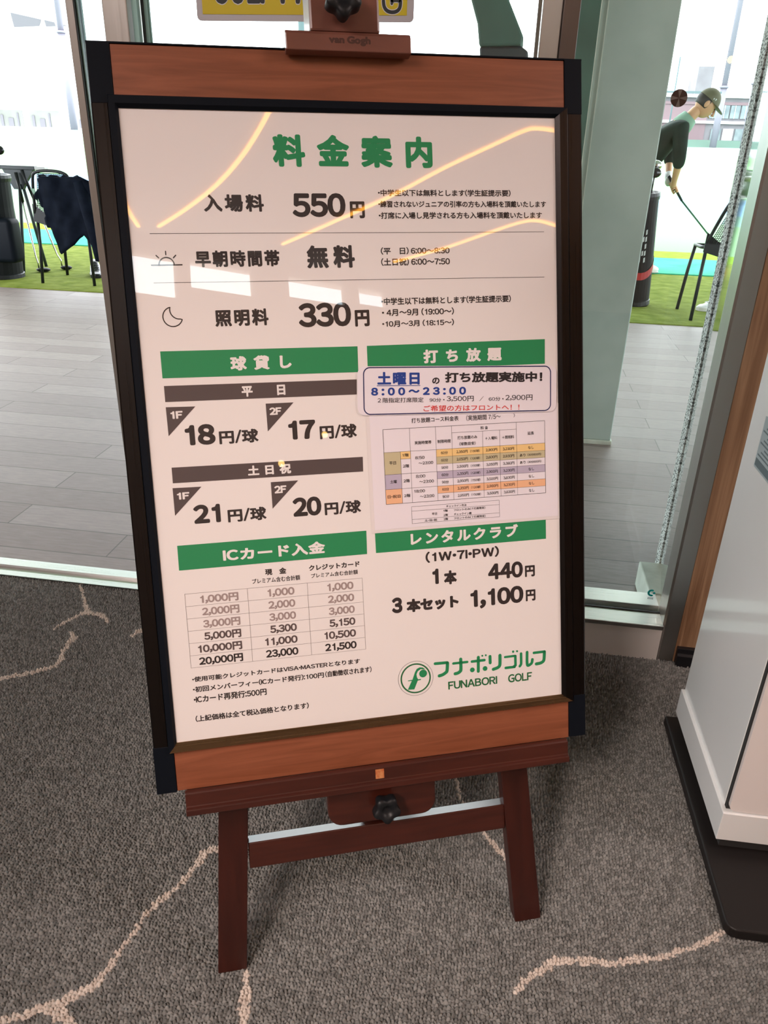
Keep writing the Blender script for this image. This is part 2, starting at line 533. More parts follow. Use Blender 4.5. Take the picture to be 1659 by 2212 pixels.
def empty(name, loc, rot=None, mat=None):
    o = bpy.data.objects.new(name, None)
    COL.objects.link(o)
    o.empty_display_size = 0.1
    if mat is not None:
        o.matrix_world = mat
    else:
        o.location = loc
        if rot:
            o.rotation_euler = rot
    return o


def tag(o, label, cat, group=None):
    o['label'] = label
    o['category'] = cat
    if group:
        o['group'] = group
    return o


def struct(o):
    o['kind'] = 'structure'
    return o


# ------------------------------------------------------------------ room shell
# carpet: dense loop pile where the photograph looks at it, plain pile elsewhere
struct(MB().box(-4.2, 3.4, -2.9, 1.69, -0.06, -0.0071).build('floor', 'carpet_plain'))
VEINS = [[(-0.6159, 0.5754, 9), (-0.6024, 0.5824, 7), (-0.5871, 0.5909, 8), (-0.566, 0.603, 10), (-0.5467, 0.61, 16), (-0.5375, 0.6213, 14), (-0.5258, 0.6333, 10), (-0.5126, 0.6431, 12), (-0.5054, 0.6598, 11), (-0.4992, 0.674, 8), (-0.4992, 0.69, 5), (-0.4953, 0.7128, 4), (-0.4887, 0.7368, 4), (-0.4858, 0.7609, 5), (-0.4774, 0.7868, 8), (-0.4656, 0.8062, 7), (-0.4534, 0.8261, 6), (-0.4441, 0.8544, 4), (-0.4376, 0.8762, 8), (-0.4338, 0.898, 13), (-0.4225, 0.9091, 10), (-0.4132, 0.909, 9)], [(-0.5561, 0.6083, 12), (-0.5393, 0.6016, 20), (-0.5228, 0.595, 12), (-0.5115, 0.5886, 10)], [(-0.2958, 0.7083, 5), (-0.2884, 0.6874, 6), (-0.2841, 0.6704, 11), (-0.2804, 0.6514, 13), (-0.2741, 0.6288, 10)], [(0.1044, 0.7427, 4), (0.1182, 0.7581, 6), (0.144, 0.7813, 9), (0.1705, 0.8052, 13), (0.1863, 0.8093, 11), (0.2124, 0.8125, 9), (0.2358, 0.8152, 7), (0.2589, 0.8151, 6), (0.2831, 0.8249, 7), (0.3074, 0.8334, 10), (0.3254, 0.8337, 7), (0.3564, 0.8505, 5), (0.3847, 0.8641, 6), (0.408, 0.8769, 7), (0.4266, 0.8905, 7), (0.4413, 0.9036, 5)], [(-0.0092, 1.1653, 3), (0.0014, 1.1084, 4), (0.0253, 1.0644, 3), (0.0528, 1.0269, 4), (0.0686, 1.0078, 8), (0.0889, 0.9871, 6), (0.0989, 0.9711, 4)], [(-1.0962, 1.6876, 6), (-1.0612, 1.6399, 4), (-1.0311, 1.5959, 8), (-1.0085, 1.5653, 16), (-1.0203, 1.5501, 8), (-1.0322, 1.5266, 6), (-1.045, 1.5054, 6), (-1.0512, 1.4777, 5)], [(-1.0085, 1.5653, 12), (-0.9863, 1.5611, 8), (-0.9694, 1.5622, 10), (-0.9432, 1.5399, 8), (-0.936, 1.533, 4)], [(-1.0059, 1.4726, 4), (-0.9834, 1.4514, 14), (-0.985, 1.4243, 8), (-0.9825, 1.3949, 8), (-0.9689, 1.3649, 12), (-0.9695, 1.3401, 9), (-0.994, 1.3164, 8), (-1.0258, 1.2951, 9), (-1.068, 1.2737, 8), (-1.076, 1.2655, 8)], [(-0.8475, 1.4877, 9), (-0.8385, 1.5093, 9), (-0.8269, 1.5256, 8)]]


def build_pile():
    step, loop = 0.00135, 0.0056
    xs = np.arange(-1.72, 0.56, step)
    ys = np.arange(0.535, 1.690, step)
    GX, GY = np.meshgrid(xs, ys)
    # area seen from the front of the easel
    keep = (GX > -1.36 * (GY / 1.69) ** 0.9 - 0.42) & (GX < 0.62)
    rng = np.random.default_rng(3)
    ci, cj = int((xs[-1] - xs[0]) / loop) + 6, int((ys[-1] - ys[0]) / loop) + 6
    jx = rng.random((cj, ci)) * 0.8 + 0.1
    jy = rng.random((cj, ci)) * 0.8 + 0.1
    hh = rng.random((cj, ci))
    cc = rng.random((cj, ci))
    u = (GX - xs[0]) / loop + 2
    v = (GY - ys[0]) / loop + 2
    iu, iv = u.astype(int), v.astype(int)
    best = np.full(GX.shape, 9.0)
    second = np.full(GX.shape, 9.0)
    bi = np.zeros(GX.shape, int)
    bj = np.zeros(GX.shape, int)
    for dj in (-1, 0, 1):
        for di in (-1, 0, 1):
            a, b = iu + di, iv + dj
            d = (u - (a + jx[b, a])) ** 2 + ((v - (b + jy[b, a])) * 1.15) ** 2
            w = d < best
            second = np.where(w, best, np.minimum(second, d))
            best = np.where(w, d, best)
            bi = np.where(w, a, bi)
            bj = np.where(w, b, bj)
    dist = np.sqrt(best)
    edge = np.clip((np.sqrt(second) - dist) / 0.62, 0, 1)
    z = 0.0095 * edge ** 0.7 * (0.6 + 0.4 * hh[bj, bi])
    z += 0.0006 * (rng.random(z.shape) - 0.5)
    # which loops are pale: distance from loop centre to the vein polylines
    LX = xs[0] + (np.arange(ci)[None, :] - 2 + jx) * loop
    LY = ys[0] + (np.arange(cj)[:, None] - 2 + jy) * loop
    pale = np.zeros((cj, ci), bool)
    for pl in VEINS:
        for (x0, y0, w0), (x1, y1, w1) in zip(pl[:-1], pl[1:]):
            dx, dy = x1 - x0, y1 - y0
            t = np.clip(((LX - x0) * dx + (LY - y0) * dy) / (dx * dx + dy * dy + 1e-12), 0, 1)
            d = np.hypot(LX - x0 - t * dx, LY - y0 - t * dy)
            pale |= d < (w0 + (w1 - w0) * t) * 0.00052 + 0.0013
    p = pale[bj, bi]
    tone = cc[bj, bi]
    base = np.stack([0.132 + 0.145 * tone, 0.134 + 0.146 * tone, 0.127 + 0.140 * tone], -1)
    vein = np.stack([0.55 + 0.14 * tone, 0.48 + 0.14 * tone, 0.42 + 0.13 * tone], -1)
    colr = np.where(p[..., None], vein, base)
    z = z + np.where(p, 0.0008, 0)
    idx = -np.ones(GX.shape, int)
    idx[keep] = np.arange(keep.sum())
    q = keep[:-1, :-1] & keep[1:, :-1] & keep[1:, 1:] & keep[:-1, 1:]
    faces = np.stack([idx[:-1, :-1][q], idx[:-1, 1:][q], idx[1:, 1:][q], idx[1:, :-1][q]], -1)
    co = np.stack([GX[keep], GY[keep], z[keep] - 0.0072], -1)
    me = bpy.data.meshes.new('carpet_pile')
    me.vertices.add(len(co))
    me.vertices.foreach_set('co', co.ravel())
    me.loops.add(faces.size)
    me.loops.foreach_set('vertex_index', faces.ravel().astype(np.int32))
    me.polygons.add(len(faces))
    me.polygons.foreach_set('loop_start', np.arange(0, faces.size, 4, dtype=np.int32))
    me.polygons.foreach_set('use_smooth', np.ones(len(faces), bool))
    me.update(calc_edges=True)
    ca = me.color_attributes.new('yarn', 'FLOAT_COLOR', 'POINT')
    c4 = np.concatenate([colr[keep], np.ones((len(co), 1))], -1).astype(np.float32)
    ca.data.foreach_set('color', c4.ravel())
    me.materials.append(M['carpet'])
    o = bpy.data.objects.new('floor_carpet_pile', me)
    COL.objects.link(o)
    return struct(o)


build_pile()
struct(MB().box(-4.2, 3.4, -2.9, 1.78, 3.08, 3.2).build('ceiling', 'ceiling'))
struct(MB().box(-4.3, -4.2, -2.9, 1.7, -0.06, 3.08).build('wall_left', 'wall'))
struct(MB().box(3.4, 3.5, -2.9, 1.7, -0.06, 3.08).build('wall_right', 'wall'))
# back wall with four high windows under the ceiling
WN = [(0.25, 0.715, 2.73, 3.03), (0.795, 1.245, 2.82, 3.035), (1.49, 1.96, 2.86, 3.045), (2.05, 2.31, 2.89, 3.05)]
wb = MB()
xs_ = [-4.3]
for x0, x1, z0, z1 in WN:
    wb.box(xs_[-1], x0, -2.8, -2.7, -0.06, 3.08)
    wb.box(x0, x1, -2.8, -2.7, -0.06, z0)
    wb.box(x0, x1, -2.8, -2.7, z1, 3.08)
    xs_.append(x1)
wb.box(xs_[-1], 3.5, -2.8, -2.7, -0.06, 3.08)
struct(wb.build('wall_back', 'wall'))
for k, (x0, x1, z0, z1) in enumerate(WN):
    o = struct(MB().box(x0, x1, -2.76, -2.75, z0, z1).build('window_%d' % (k + 3), 'glass'))
# panelled wall to the right of the glazing
struct(bevel(MB().box(0.4885, 3.4, 1.640, 1.80, -0.06, 3.08).build('wall_front', 'wood'), 0.0015))
struct(bevel(MB().prism([(1.640, 0.043), (1.628, 0.043), (1.626, 0.030), (1.620, 0.026), (1.618, -0.004), (1.640, -0.004)], 0, 0.492, 3.4).build('baseboard_front', 'baseboard'), 0.001))
struct(MB().box(-4.3, 0.49, 1.64, 1.78, 2.85, 3.08).build('wall_header', 'steel_dark'))

# glazing to the right of the sign: kick plate, sill, pane, jamb
w1 = struct(empty('window_1', (0.27, 1.70, 0)))


def wpart(mb, name, mat, par, bev=0.0):
    o = mb.build(name, mat)
    o.parent = par
    o.matrix_parent_inverse = par.matrix_basis.inverted()
    if bev:
        bevel(o, bev)
    return o


wpart(MB().box(0.04, 0.449, 1.636, 1.76, -0.003, 0.088), 'kick_plate', 'kick', w1)
wpart(MB().box(0.04, 0.449, 1.630, 1.690, 0.088, 0.099).box(0.04, 0.449, 1.712, 1.772, 0.088, 0.106), 'sill', 'steel_h', w1, 0.001)
wpart(MB().box(0.085, 0.4500, 1.696, 1.704, 0.090, 2.87), 'pane', 'glass', w1)
wpart(MB().box(0.4492, 0.4512, 1.690, 1.695, 0.099, 2.87).box(0.4492, 0.4512, 1.705, 1.709, 0.099, 2.87).box(0.085, 0.4500, 1.689, 1.694, 0.097, 0.1015), 'glazing_bead', 'seal', w1)
jb = wpart(MB().prism([(0.449, 1.709), (0.449, 1.643), (0.4535, 1.638), (0.4875, 1.638), (0.4875, 1.709)], 2, -0.003, 3.08), 'jamb', 'steel', w1)
wpart(MB().box(0.02, 0.056, 1.655, 1.76, -0.003, 2.87), 'mullion', 'steel', w1, 0.002)
wpart(MB().box(0.0565, 0.086, 1.640, 1.76, -0.003, 2.87), 'mullion_shade_side', 'steel_dark', w1, 0.002)  # right half of the mullion, its shade put in as a dark colour

# glazing behind the sign
w2 = struct(empty('window_2', (-0.4, 1.70, 0)))
wpart(MB().box(-0.745, 0.02, 1.697, 1.705, 0.02, 2.87), 'pane', 'glass', w2)
wpart(MB().box(-0.822, -0.771, 1.66, 1.75, -0.003, 2.87), 'mullion', 'steel', w2, 0.002)
wpart(MB().box(-0.768, -0.758, 1.675, 1.69, 0.0, 2.87).box(-0.754, -0.746, 1.70, 1.712, 0.0, 2.87), 'glass_edge', 'glass_edge', w2)
wpart(MB().box(-0.758, -0.7545, 1.695, 1.73, 0.0, 2.87), 'seal', 'seal', w2)
wpart(MB().box(-0.771, 0.02, 1.69, 1.72, 0.0, 0.05), 'bottom_rail', 'steel_h', w2, 0.001)

# sliding door leaf parked beside the doorway, and its floor track
d1 = struct(empty('door_1', (-0.87, 1.72, 0)))
wpart(MB().box(-0.927, -0.9095, 1.715, 1.745, 0.012, 2.80), 'stile', 'steel', d1, 0.001)
wpart(MB().box(-0.9090, -0.9065, 1.712, 1.742, 0.012, 2.80), 'seal', 'seal', d1)
wpart(MB().box(-0.9060, -0.9035, 1.72, 1.74, 0.012, 2.80), 'glass_edge', 'glass_edge', d1)
wpart(MB().box(-0.9035, -0.795, 1.726, 1.734, 0.012, 2.80), 'pane', 'glass', d1)
tk = MB().box(-4.2, 0.02, 1.688, 1.712, -0.01, 0.0035).box(-4.2, 0.02, 1.712, 1.741, -0.01, -0.004).box(-4.2, 0.02, 1.741, 1.776, -0.01, 0.0035)
tr1 = struct(tk.build('trim_1', 'steel_h'))

# wall side of the photograph's left: the glazing goes on beyond the doorway
struct(MB().box(-4.3, -3.2, 1.66, 1.76, 0, 2.87).build('wall_front_end', 'wall'))

# LED strips in the ceiling, seen mirrored in the sign's cover
LEDS = [[(0.719, -0.949), (0.745, -1.102), (0.765, -1.256), (0.768, -1.587), (0.727, -1.921), (0.635, -2.237), (0.539, -2.479)], [(0.432, -2.52), (0.369, -2.421), (0.312, -2.316), (0.249, -2.185), (0.169, -2.008)], [(2.657, -0.759), (2.411, -0.765), (2.242, -0.785), (2.118, -0.813), (2.063, -0.861), (1.978, -1.033), (1.853, -1.298), (1.719, -1.64), (1.552, -1.98), (1.329, -2.411)], [(3.602, -1.634), (3.207, -1.562), (2.947, -1.546), (2.77, -1.545), (2.67, -1.614), (2.549, -1.805), (2.391, -2.069), (2.157, -2.364)]]
LEDL = ['first warm light line in the ceiling, curving from the room centre', 'short warm light line in the ceiling by the high windows',
        'long straight warm light line slanting across the ceiling', 'outermost warm light line near the right wall of the ceiling']


def catmull(p, n=6):
    out = []
    for i in range(len(p) - 1):
        a, b, c, d = p[max(i - 1, 0)], p[i], p[i + 1], p[min(i + 2, len(p) - 1)]
        for k in range(n):
            t = k / n
            out.append(tuple(0.5 * ((2 * b[j]) + (-a[j] + c[j]) * t + (2 * a[j] - 5 * b[j] + 4 * c[j] - d[j]) * t * t + (-a[j] + 3 * b[j] - 3 * c[j] + d[j]) * t ** 3) for j in range(len(b))))
    out.append(p[-1])
    return out


for k, ln in enumerate(LEDS):
    pts = [Vector((x, y, 3.068)) for x, y in catmull(ln)]
    mb = MB()
    hb = MB()
    hw = 0.0105
    for i in range(len(pts) - 1):
        d = (pts[i + 1] - pts[i]).normalized()
        s = d.cross(Vector((0, 0, 1)))
        d0 = (pts[min(i + 2, len(pts) - 1)] - pts[i]).normalized().cross(Vector((0, 0, 1)))
        dm = (pts[i + 1] - pts[max(i - 1, 0)]).normalized().cross(Vector((0, 0, 1)))
        zz = Vector((0, 0, 0.006))
        mb.hexa([pts[i] - dm * hw, pts[i] + dm * hw, pts[i] + dm * hw + zz, pts[i] - dm * hw + zz],
                [pts[i + 1] - d0 * hw, pts[i + 1] + d0 * hw, pts[i + 1] + d0 * hw + zz, pts[i + 1] - d0 * hw + zz])
    o = mb.build('ceiling_light_line', 'led')
    tag(o, LEDL[k], 'light', None)
for k, (x, z) in enumerate([(1.64, 1.861), (1.306, 1.649)]):
    e = empty('wall_lamp', (x, -2.7, z))
    tag(e, ['small round warm wall lamp, the higher of two on the back wall', 'small round warm wall lamp, the lower of two on the back wall'][k], 'lamp')
    MB().lathe([(0.05, 0.0), (0.05, 0.05), (0.042, 0.06)], R=Matrix.Rotation(math.radians(-90), 3, 'X')).build('housing', 'steel_dark', e)
    MB().lathe([(0.022, 0.0605), (0.022, 0.064)], R=Matrix.Rotation(math.radians(-90), 3, 'X')).build('lamp_face', 'lampface', e)

# ------------------------------------------------------------------ outside: deck, turf, field, canopy, pillars
struct(MB().box(-14, 12, 1.776, 5.715, -0.08, -0.001).build('deck', 'deck'))
tf = struct(MB().box(-16, 14, 5.715, 9.3, -0.08, 0.006).build('turf_strip', 'turf'))
struct(MB().box(-18, 16, 9.3, 9.98, -0.08, 0.008).build('turf_kerb', 'lime'))


def field():
    mb = MB()
    ysf = [9.98, 16, 24, 36, 50, 69]
    zs = [-0.005, 0.0, 0.15, 0.45, 0.75, 1.02]
    vs, fs = [], []
    for y, z in zip(ysf, zs):
        for x in (-90, -45, 0, 45, 90):
            vs.append((x, y, z + (0.22 if x > 20 and y > 60 else 0) + (0.12 if x < -20 and y > 60 else 0)))
    for i in range(len(ysf) - 1):
        for k in range(4):
            fs.append((i * 5 + k, i * 5 + k + 1, (i + 1) * 5 + k + 1, (i + 1) * 5 + k))
    return struct(mb.add(vs, fs).build('range_field', 'field'))


field()
struct(MB().box(-16, 14, 1.78, 8.9, 3.15, 3.4).build('canopy', 'canopy'))
for k, (x0, x1, lab) in enumerate([(-8.2, -4.02, 'teal tee mat behind the chair with the dark jacket'), (1.25, 5.4, 'teal tee mat under the standing golfer')]):
    o = MB().box(x0, x1, 8.12, 9.30, 0.006, 0.016).build('tee_mat', 'mat')
    tag(o, lab, 'mat')

# square concrete pillar right behind the glass
pl = struct(empty('pillar_1', (0.36, 3.3, 0)))
wpart(MB().prism([(0.232, 3.15), (0.492, 3.15), (0.492, 3.52), (0.262, 3.52)], 2, 0.018, 3.15), 'shaft', 'concrete', pl, 0.004)
wpart(MB().box(0.2315, 0.2345, 3.146, 3.152, 0.018, 3.15).box(0.2535, 0.256, 3.147, 3.152, 0.018, 3.15), 'edge_bead', 'plaster', pl)
wpart(MB().prism([(0.228, 3.145), (0.498, 3.145), (0.498, 3.53), (0.26, 3.53)], 2, -0.001, 0.018), 'foot_trim', 'plaster', pl, 0.002)
# sprayed pillar beside the pane with polished cladding between it and the glass
p2 = struct(empty('pillar_2', (0.52, 2.1, 0)))
wpart(MB().prism([(0.4962, 1.986), (0.72, 1.986), (0.72, 2.32), (0.585, 2.32), (0.4930, 2.018)], 2, 0.0, 3.15), 'shaft', 'speckle', p2, 0.002)
wpart(MB().hexa([(0.4525, 1.715, 0.107), (0.4985, 1.983, 0.107), (0.508, 1.983, 0.107), (0.4625, 1.715, 0.107)], [(0.4525, 1.715, 3.1), (0.4985, 1.983, 3.1), (0.508, 1.983, 3.1), (0.4625, 1.715, 3.1)]), 'cladding', 'mirror', p2)
wpart(MB().hexa([(0.444, 1.80, 0.0), (0.444, 1.995, 0.0), (0.56, 1.995, 0.0), (0.56, 1.80, 0.0)], [(0.446, 1.815, 0.08), (0.443, 1.99, 0.08), (0.56, 1.99, 0.08), (0.56, 1.815, 0.08)]), 'footing', 'plaster', p2, 0.004)
# dark column and leaning green prop beyond the middle glass
struct(MB().box(0.019, 0.058, 2.6, 2.75, 0.0, 3.15).build('column_dark', 'steel_dark'))
p3 = struct(empty('pillar_3', (-0.1, 4.2, 0)))
wpart(MB().prism([(-0.62, 3.15), (-0.262, 1.688), (-0.229, 1.602), (-0.214, 1.515), (-0.03, 1.520), (-0.02, 1.549), (-0.098, 1.689), (-0.30, 3.15)], 1, 4.0, 4.35), 'prop', 'brace', p3, 0.01)
wpart(MB().prism([(-0.214, 1.515), (-0.208, 1.471), (-0.20, 0.0), (0.02, 0.0), (0.009, 1.46), (0.004, 1.5), (-0.03, 1.52)], 1, 4.02, 4.33), 'base', 'brace_dark', p3, 0.01)
p4 = struct(empty('pillar_4', (0.3, 4.6, 0)))
wpart(MB().hexa([(-0.2, 4.5, 0.0), (0.02, 4.5, 0.0), (0.02, 4.9, 0.0), (-0.2, 4.9, 0.0)], [(0.36, 4.5, 3.15), (1.15, 4.5, 3.15), (1.15, 4.9, 3.15), (0.36, 4.9, 3.15)]), 'prop', 'brace', p4, 0.01)

# ------------------------------------------------------------------ far buildings and net poles
def net_pole(x0, x1, y, z0, z1, zj, label, r=None):
    e = empty('net_pole', ((x0 + x1) / 2, y, z0))
    tag(e, label, 'pole', 'net poles of the range')
    r = (x1 - x0) / 2
    MB().tube([(0, 0, 0), (0, 0, zj - z0)], r * 1.12, 12).build('lower_tube', 'violet', e)
    MB().tube([(0, 0, zj - z0), (0, 0, z1 - z0)], r * 0.92, 12).build('upper_tube', 'violet', e)
    MB().tube([(0, 0, zj - z0 - 0.08), (0, 0, zj - z0 + 0.08)], r * 1.5, 12).build('joint_flange', 'violet', e)
    return e


net_pole(14.60, 15.05, 69, 1.1, 24, 5.2, 'tall violet net pole rising behind the golfer\'s head')
net_pole(16.60, 17.15, 68, 1.0, 24, 5.4, 'tall violet net pole closest to the sprayed pillar edge')
net_pole(-37.7, -37.15, 68, 1.1, 26, 8.2, 'tall violet net pole beside the sliding door leaf')
for x, lab in ((-16.9, 'thin pale post seen through glass under the yellow sign, first from the wide mullion'), (-13.3, 'thin pale post seen through glass under the yellow sign, second from the wide mullion'),
               (3.05, 'thin pale post between the easel clip and the leaning green prop')):
    o = MB().tube([(x, 66, 0.9), (x, 66, 22)], 0.26, 10).build('net_post', 'net_post')
    tag(o, lab, 'post', 'thin net posts')
fe = empty('net_fence', (6.0, 66.5, 4.6))
tag(fe, 'pale fence of rails and uprights far behind the easel clip', 'fence')
for k in range(11):
    MB().tube([(-4.6 + k * 0.95, 0, -3.7), (-4.6 + k * 0.95, 0, 2.3)], 0.055, 6).build('upright', 'net_post', fe)
MB().box(-5.2, 8.2, -0.03, 0.03, 0.02, 0.16).build('rail', 'net_post', fe)

hb = empty('hall_building', (-46, 74, 1.0))
tag(hb, 'long white hall with open bays far across the range', 'building')
MB().box(-12, 12, 0, 6, 0, 13).build('wall', 'hall', hb)
for a, b in ((-2.1, 0.35), (1.05, 4.0), (4.95, 8.1)):
    w = MB().box(a, b, -0.08, 0.04, 0.25, 1.62).build('bay', 'bay', hb)
    MB().box(a + 0.25, a + 0.5, -0.14, -0.08, 0.25, 1.2).build('door_leaf', 'hallwin', w)
    MB().box(a + 1.0, a + 1.5, -0.14, -0.08, 0.25, 0.95).build('shutter', 'hallwin', w)
    MB().box(a + 1.9, a + 2.05, -0.14, -0.08, 0.25, 1.4).build('shutter', 'hallwin', w)
for pg in ([(0.75, 9.25), (0.9, 8.15), (3.3, 8.25), (3.55, 8.75)], [(3.85, 8.72), (3.95, 8.22), (4.85, 8.25), (4.75, 8.55)], [(5.0, 8.52), (5.0, 8.28), (6.0, 8.28)]):
    fixn(MB().prism(pg, 1, -0.08, 0.04).build('roof_window', 'hallwin', hb))
pe = empty('pylon', (-47.4, 71, 2.9))
tag(pe, 'small thin pylon above the hall bays', 'pylon')
MB().tube([(0, 0, 0), (0, 0, 2.3)], [0.35, 0.08], 6).build('mast', 'bay', pe)
MB().box(-0.6, 0.6, -0.1, 0.1, 0.35, 0.5).build('crossarm', 'bay', pe)

sb = empty('range_stand_building', (15.0, 74, 1.3))
tag(sb, 'hazy building with red band and window rows behind the golfer', 'building')
MB().box(-4.2, 6, 0, 5, 0, 3.6).build('wall', 'stand', sb)
MB().box(-1.35, -0.15, -0.3, 3, 3.6, 5.6).build('stair_tower', 'stand', sb)
MB().box(-4.3, 6, -0.35, 0.0, 3.42, 3.62).build('roof_edge', 'hall', sb)
MB().box(-4.2, 6, -0.12, 0.0, 2.92, 3.12).build('red_band', 'standred', sb)
for k in range(5):
    w = MB().box(0.1 + k * 0.82, 0.82 + k * 0.82, -0.1, 0.02, 1.95, 2.9).build('window', 'standwin', sb)
    MB().box(0.42 + k * 0.82, 0.46 + k * 0.82, -0.14, -0.1, 1.95, 2.9).build('pane_bar', 'hall', w)
for k in range(4):
    MB().box(0.5 + k * 0.95, 1.3 + k * 0.95, -0.1, 0.02, 0.35, 1.2).build('window', 'hall' if k % 2 else 'standwin', sb)
MB().box(-4.2, 6, -0.2, 0.0, 1.55, 1.75).build('balcony_slab', 'hall', sb)
MB().box(-4.2, 0.0, -0.05, 0.02, 0.0, 3.0).build('dark_wall', 'standred', sb)
bk = MB().prism([(69.0, 0.8), (70.5, 1.62), (74, 1.62), (74, 0.8)], 0, 5, 40).build('embankment', 'bank')
struct(bk)

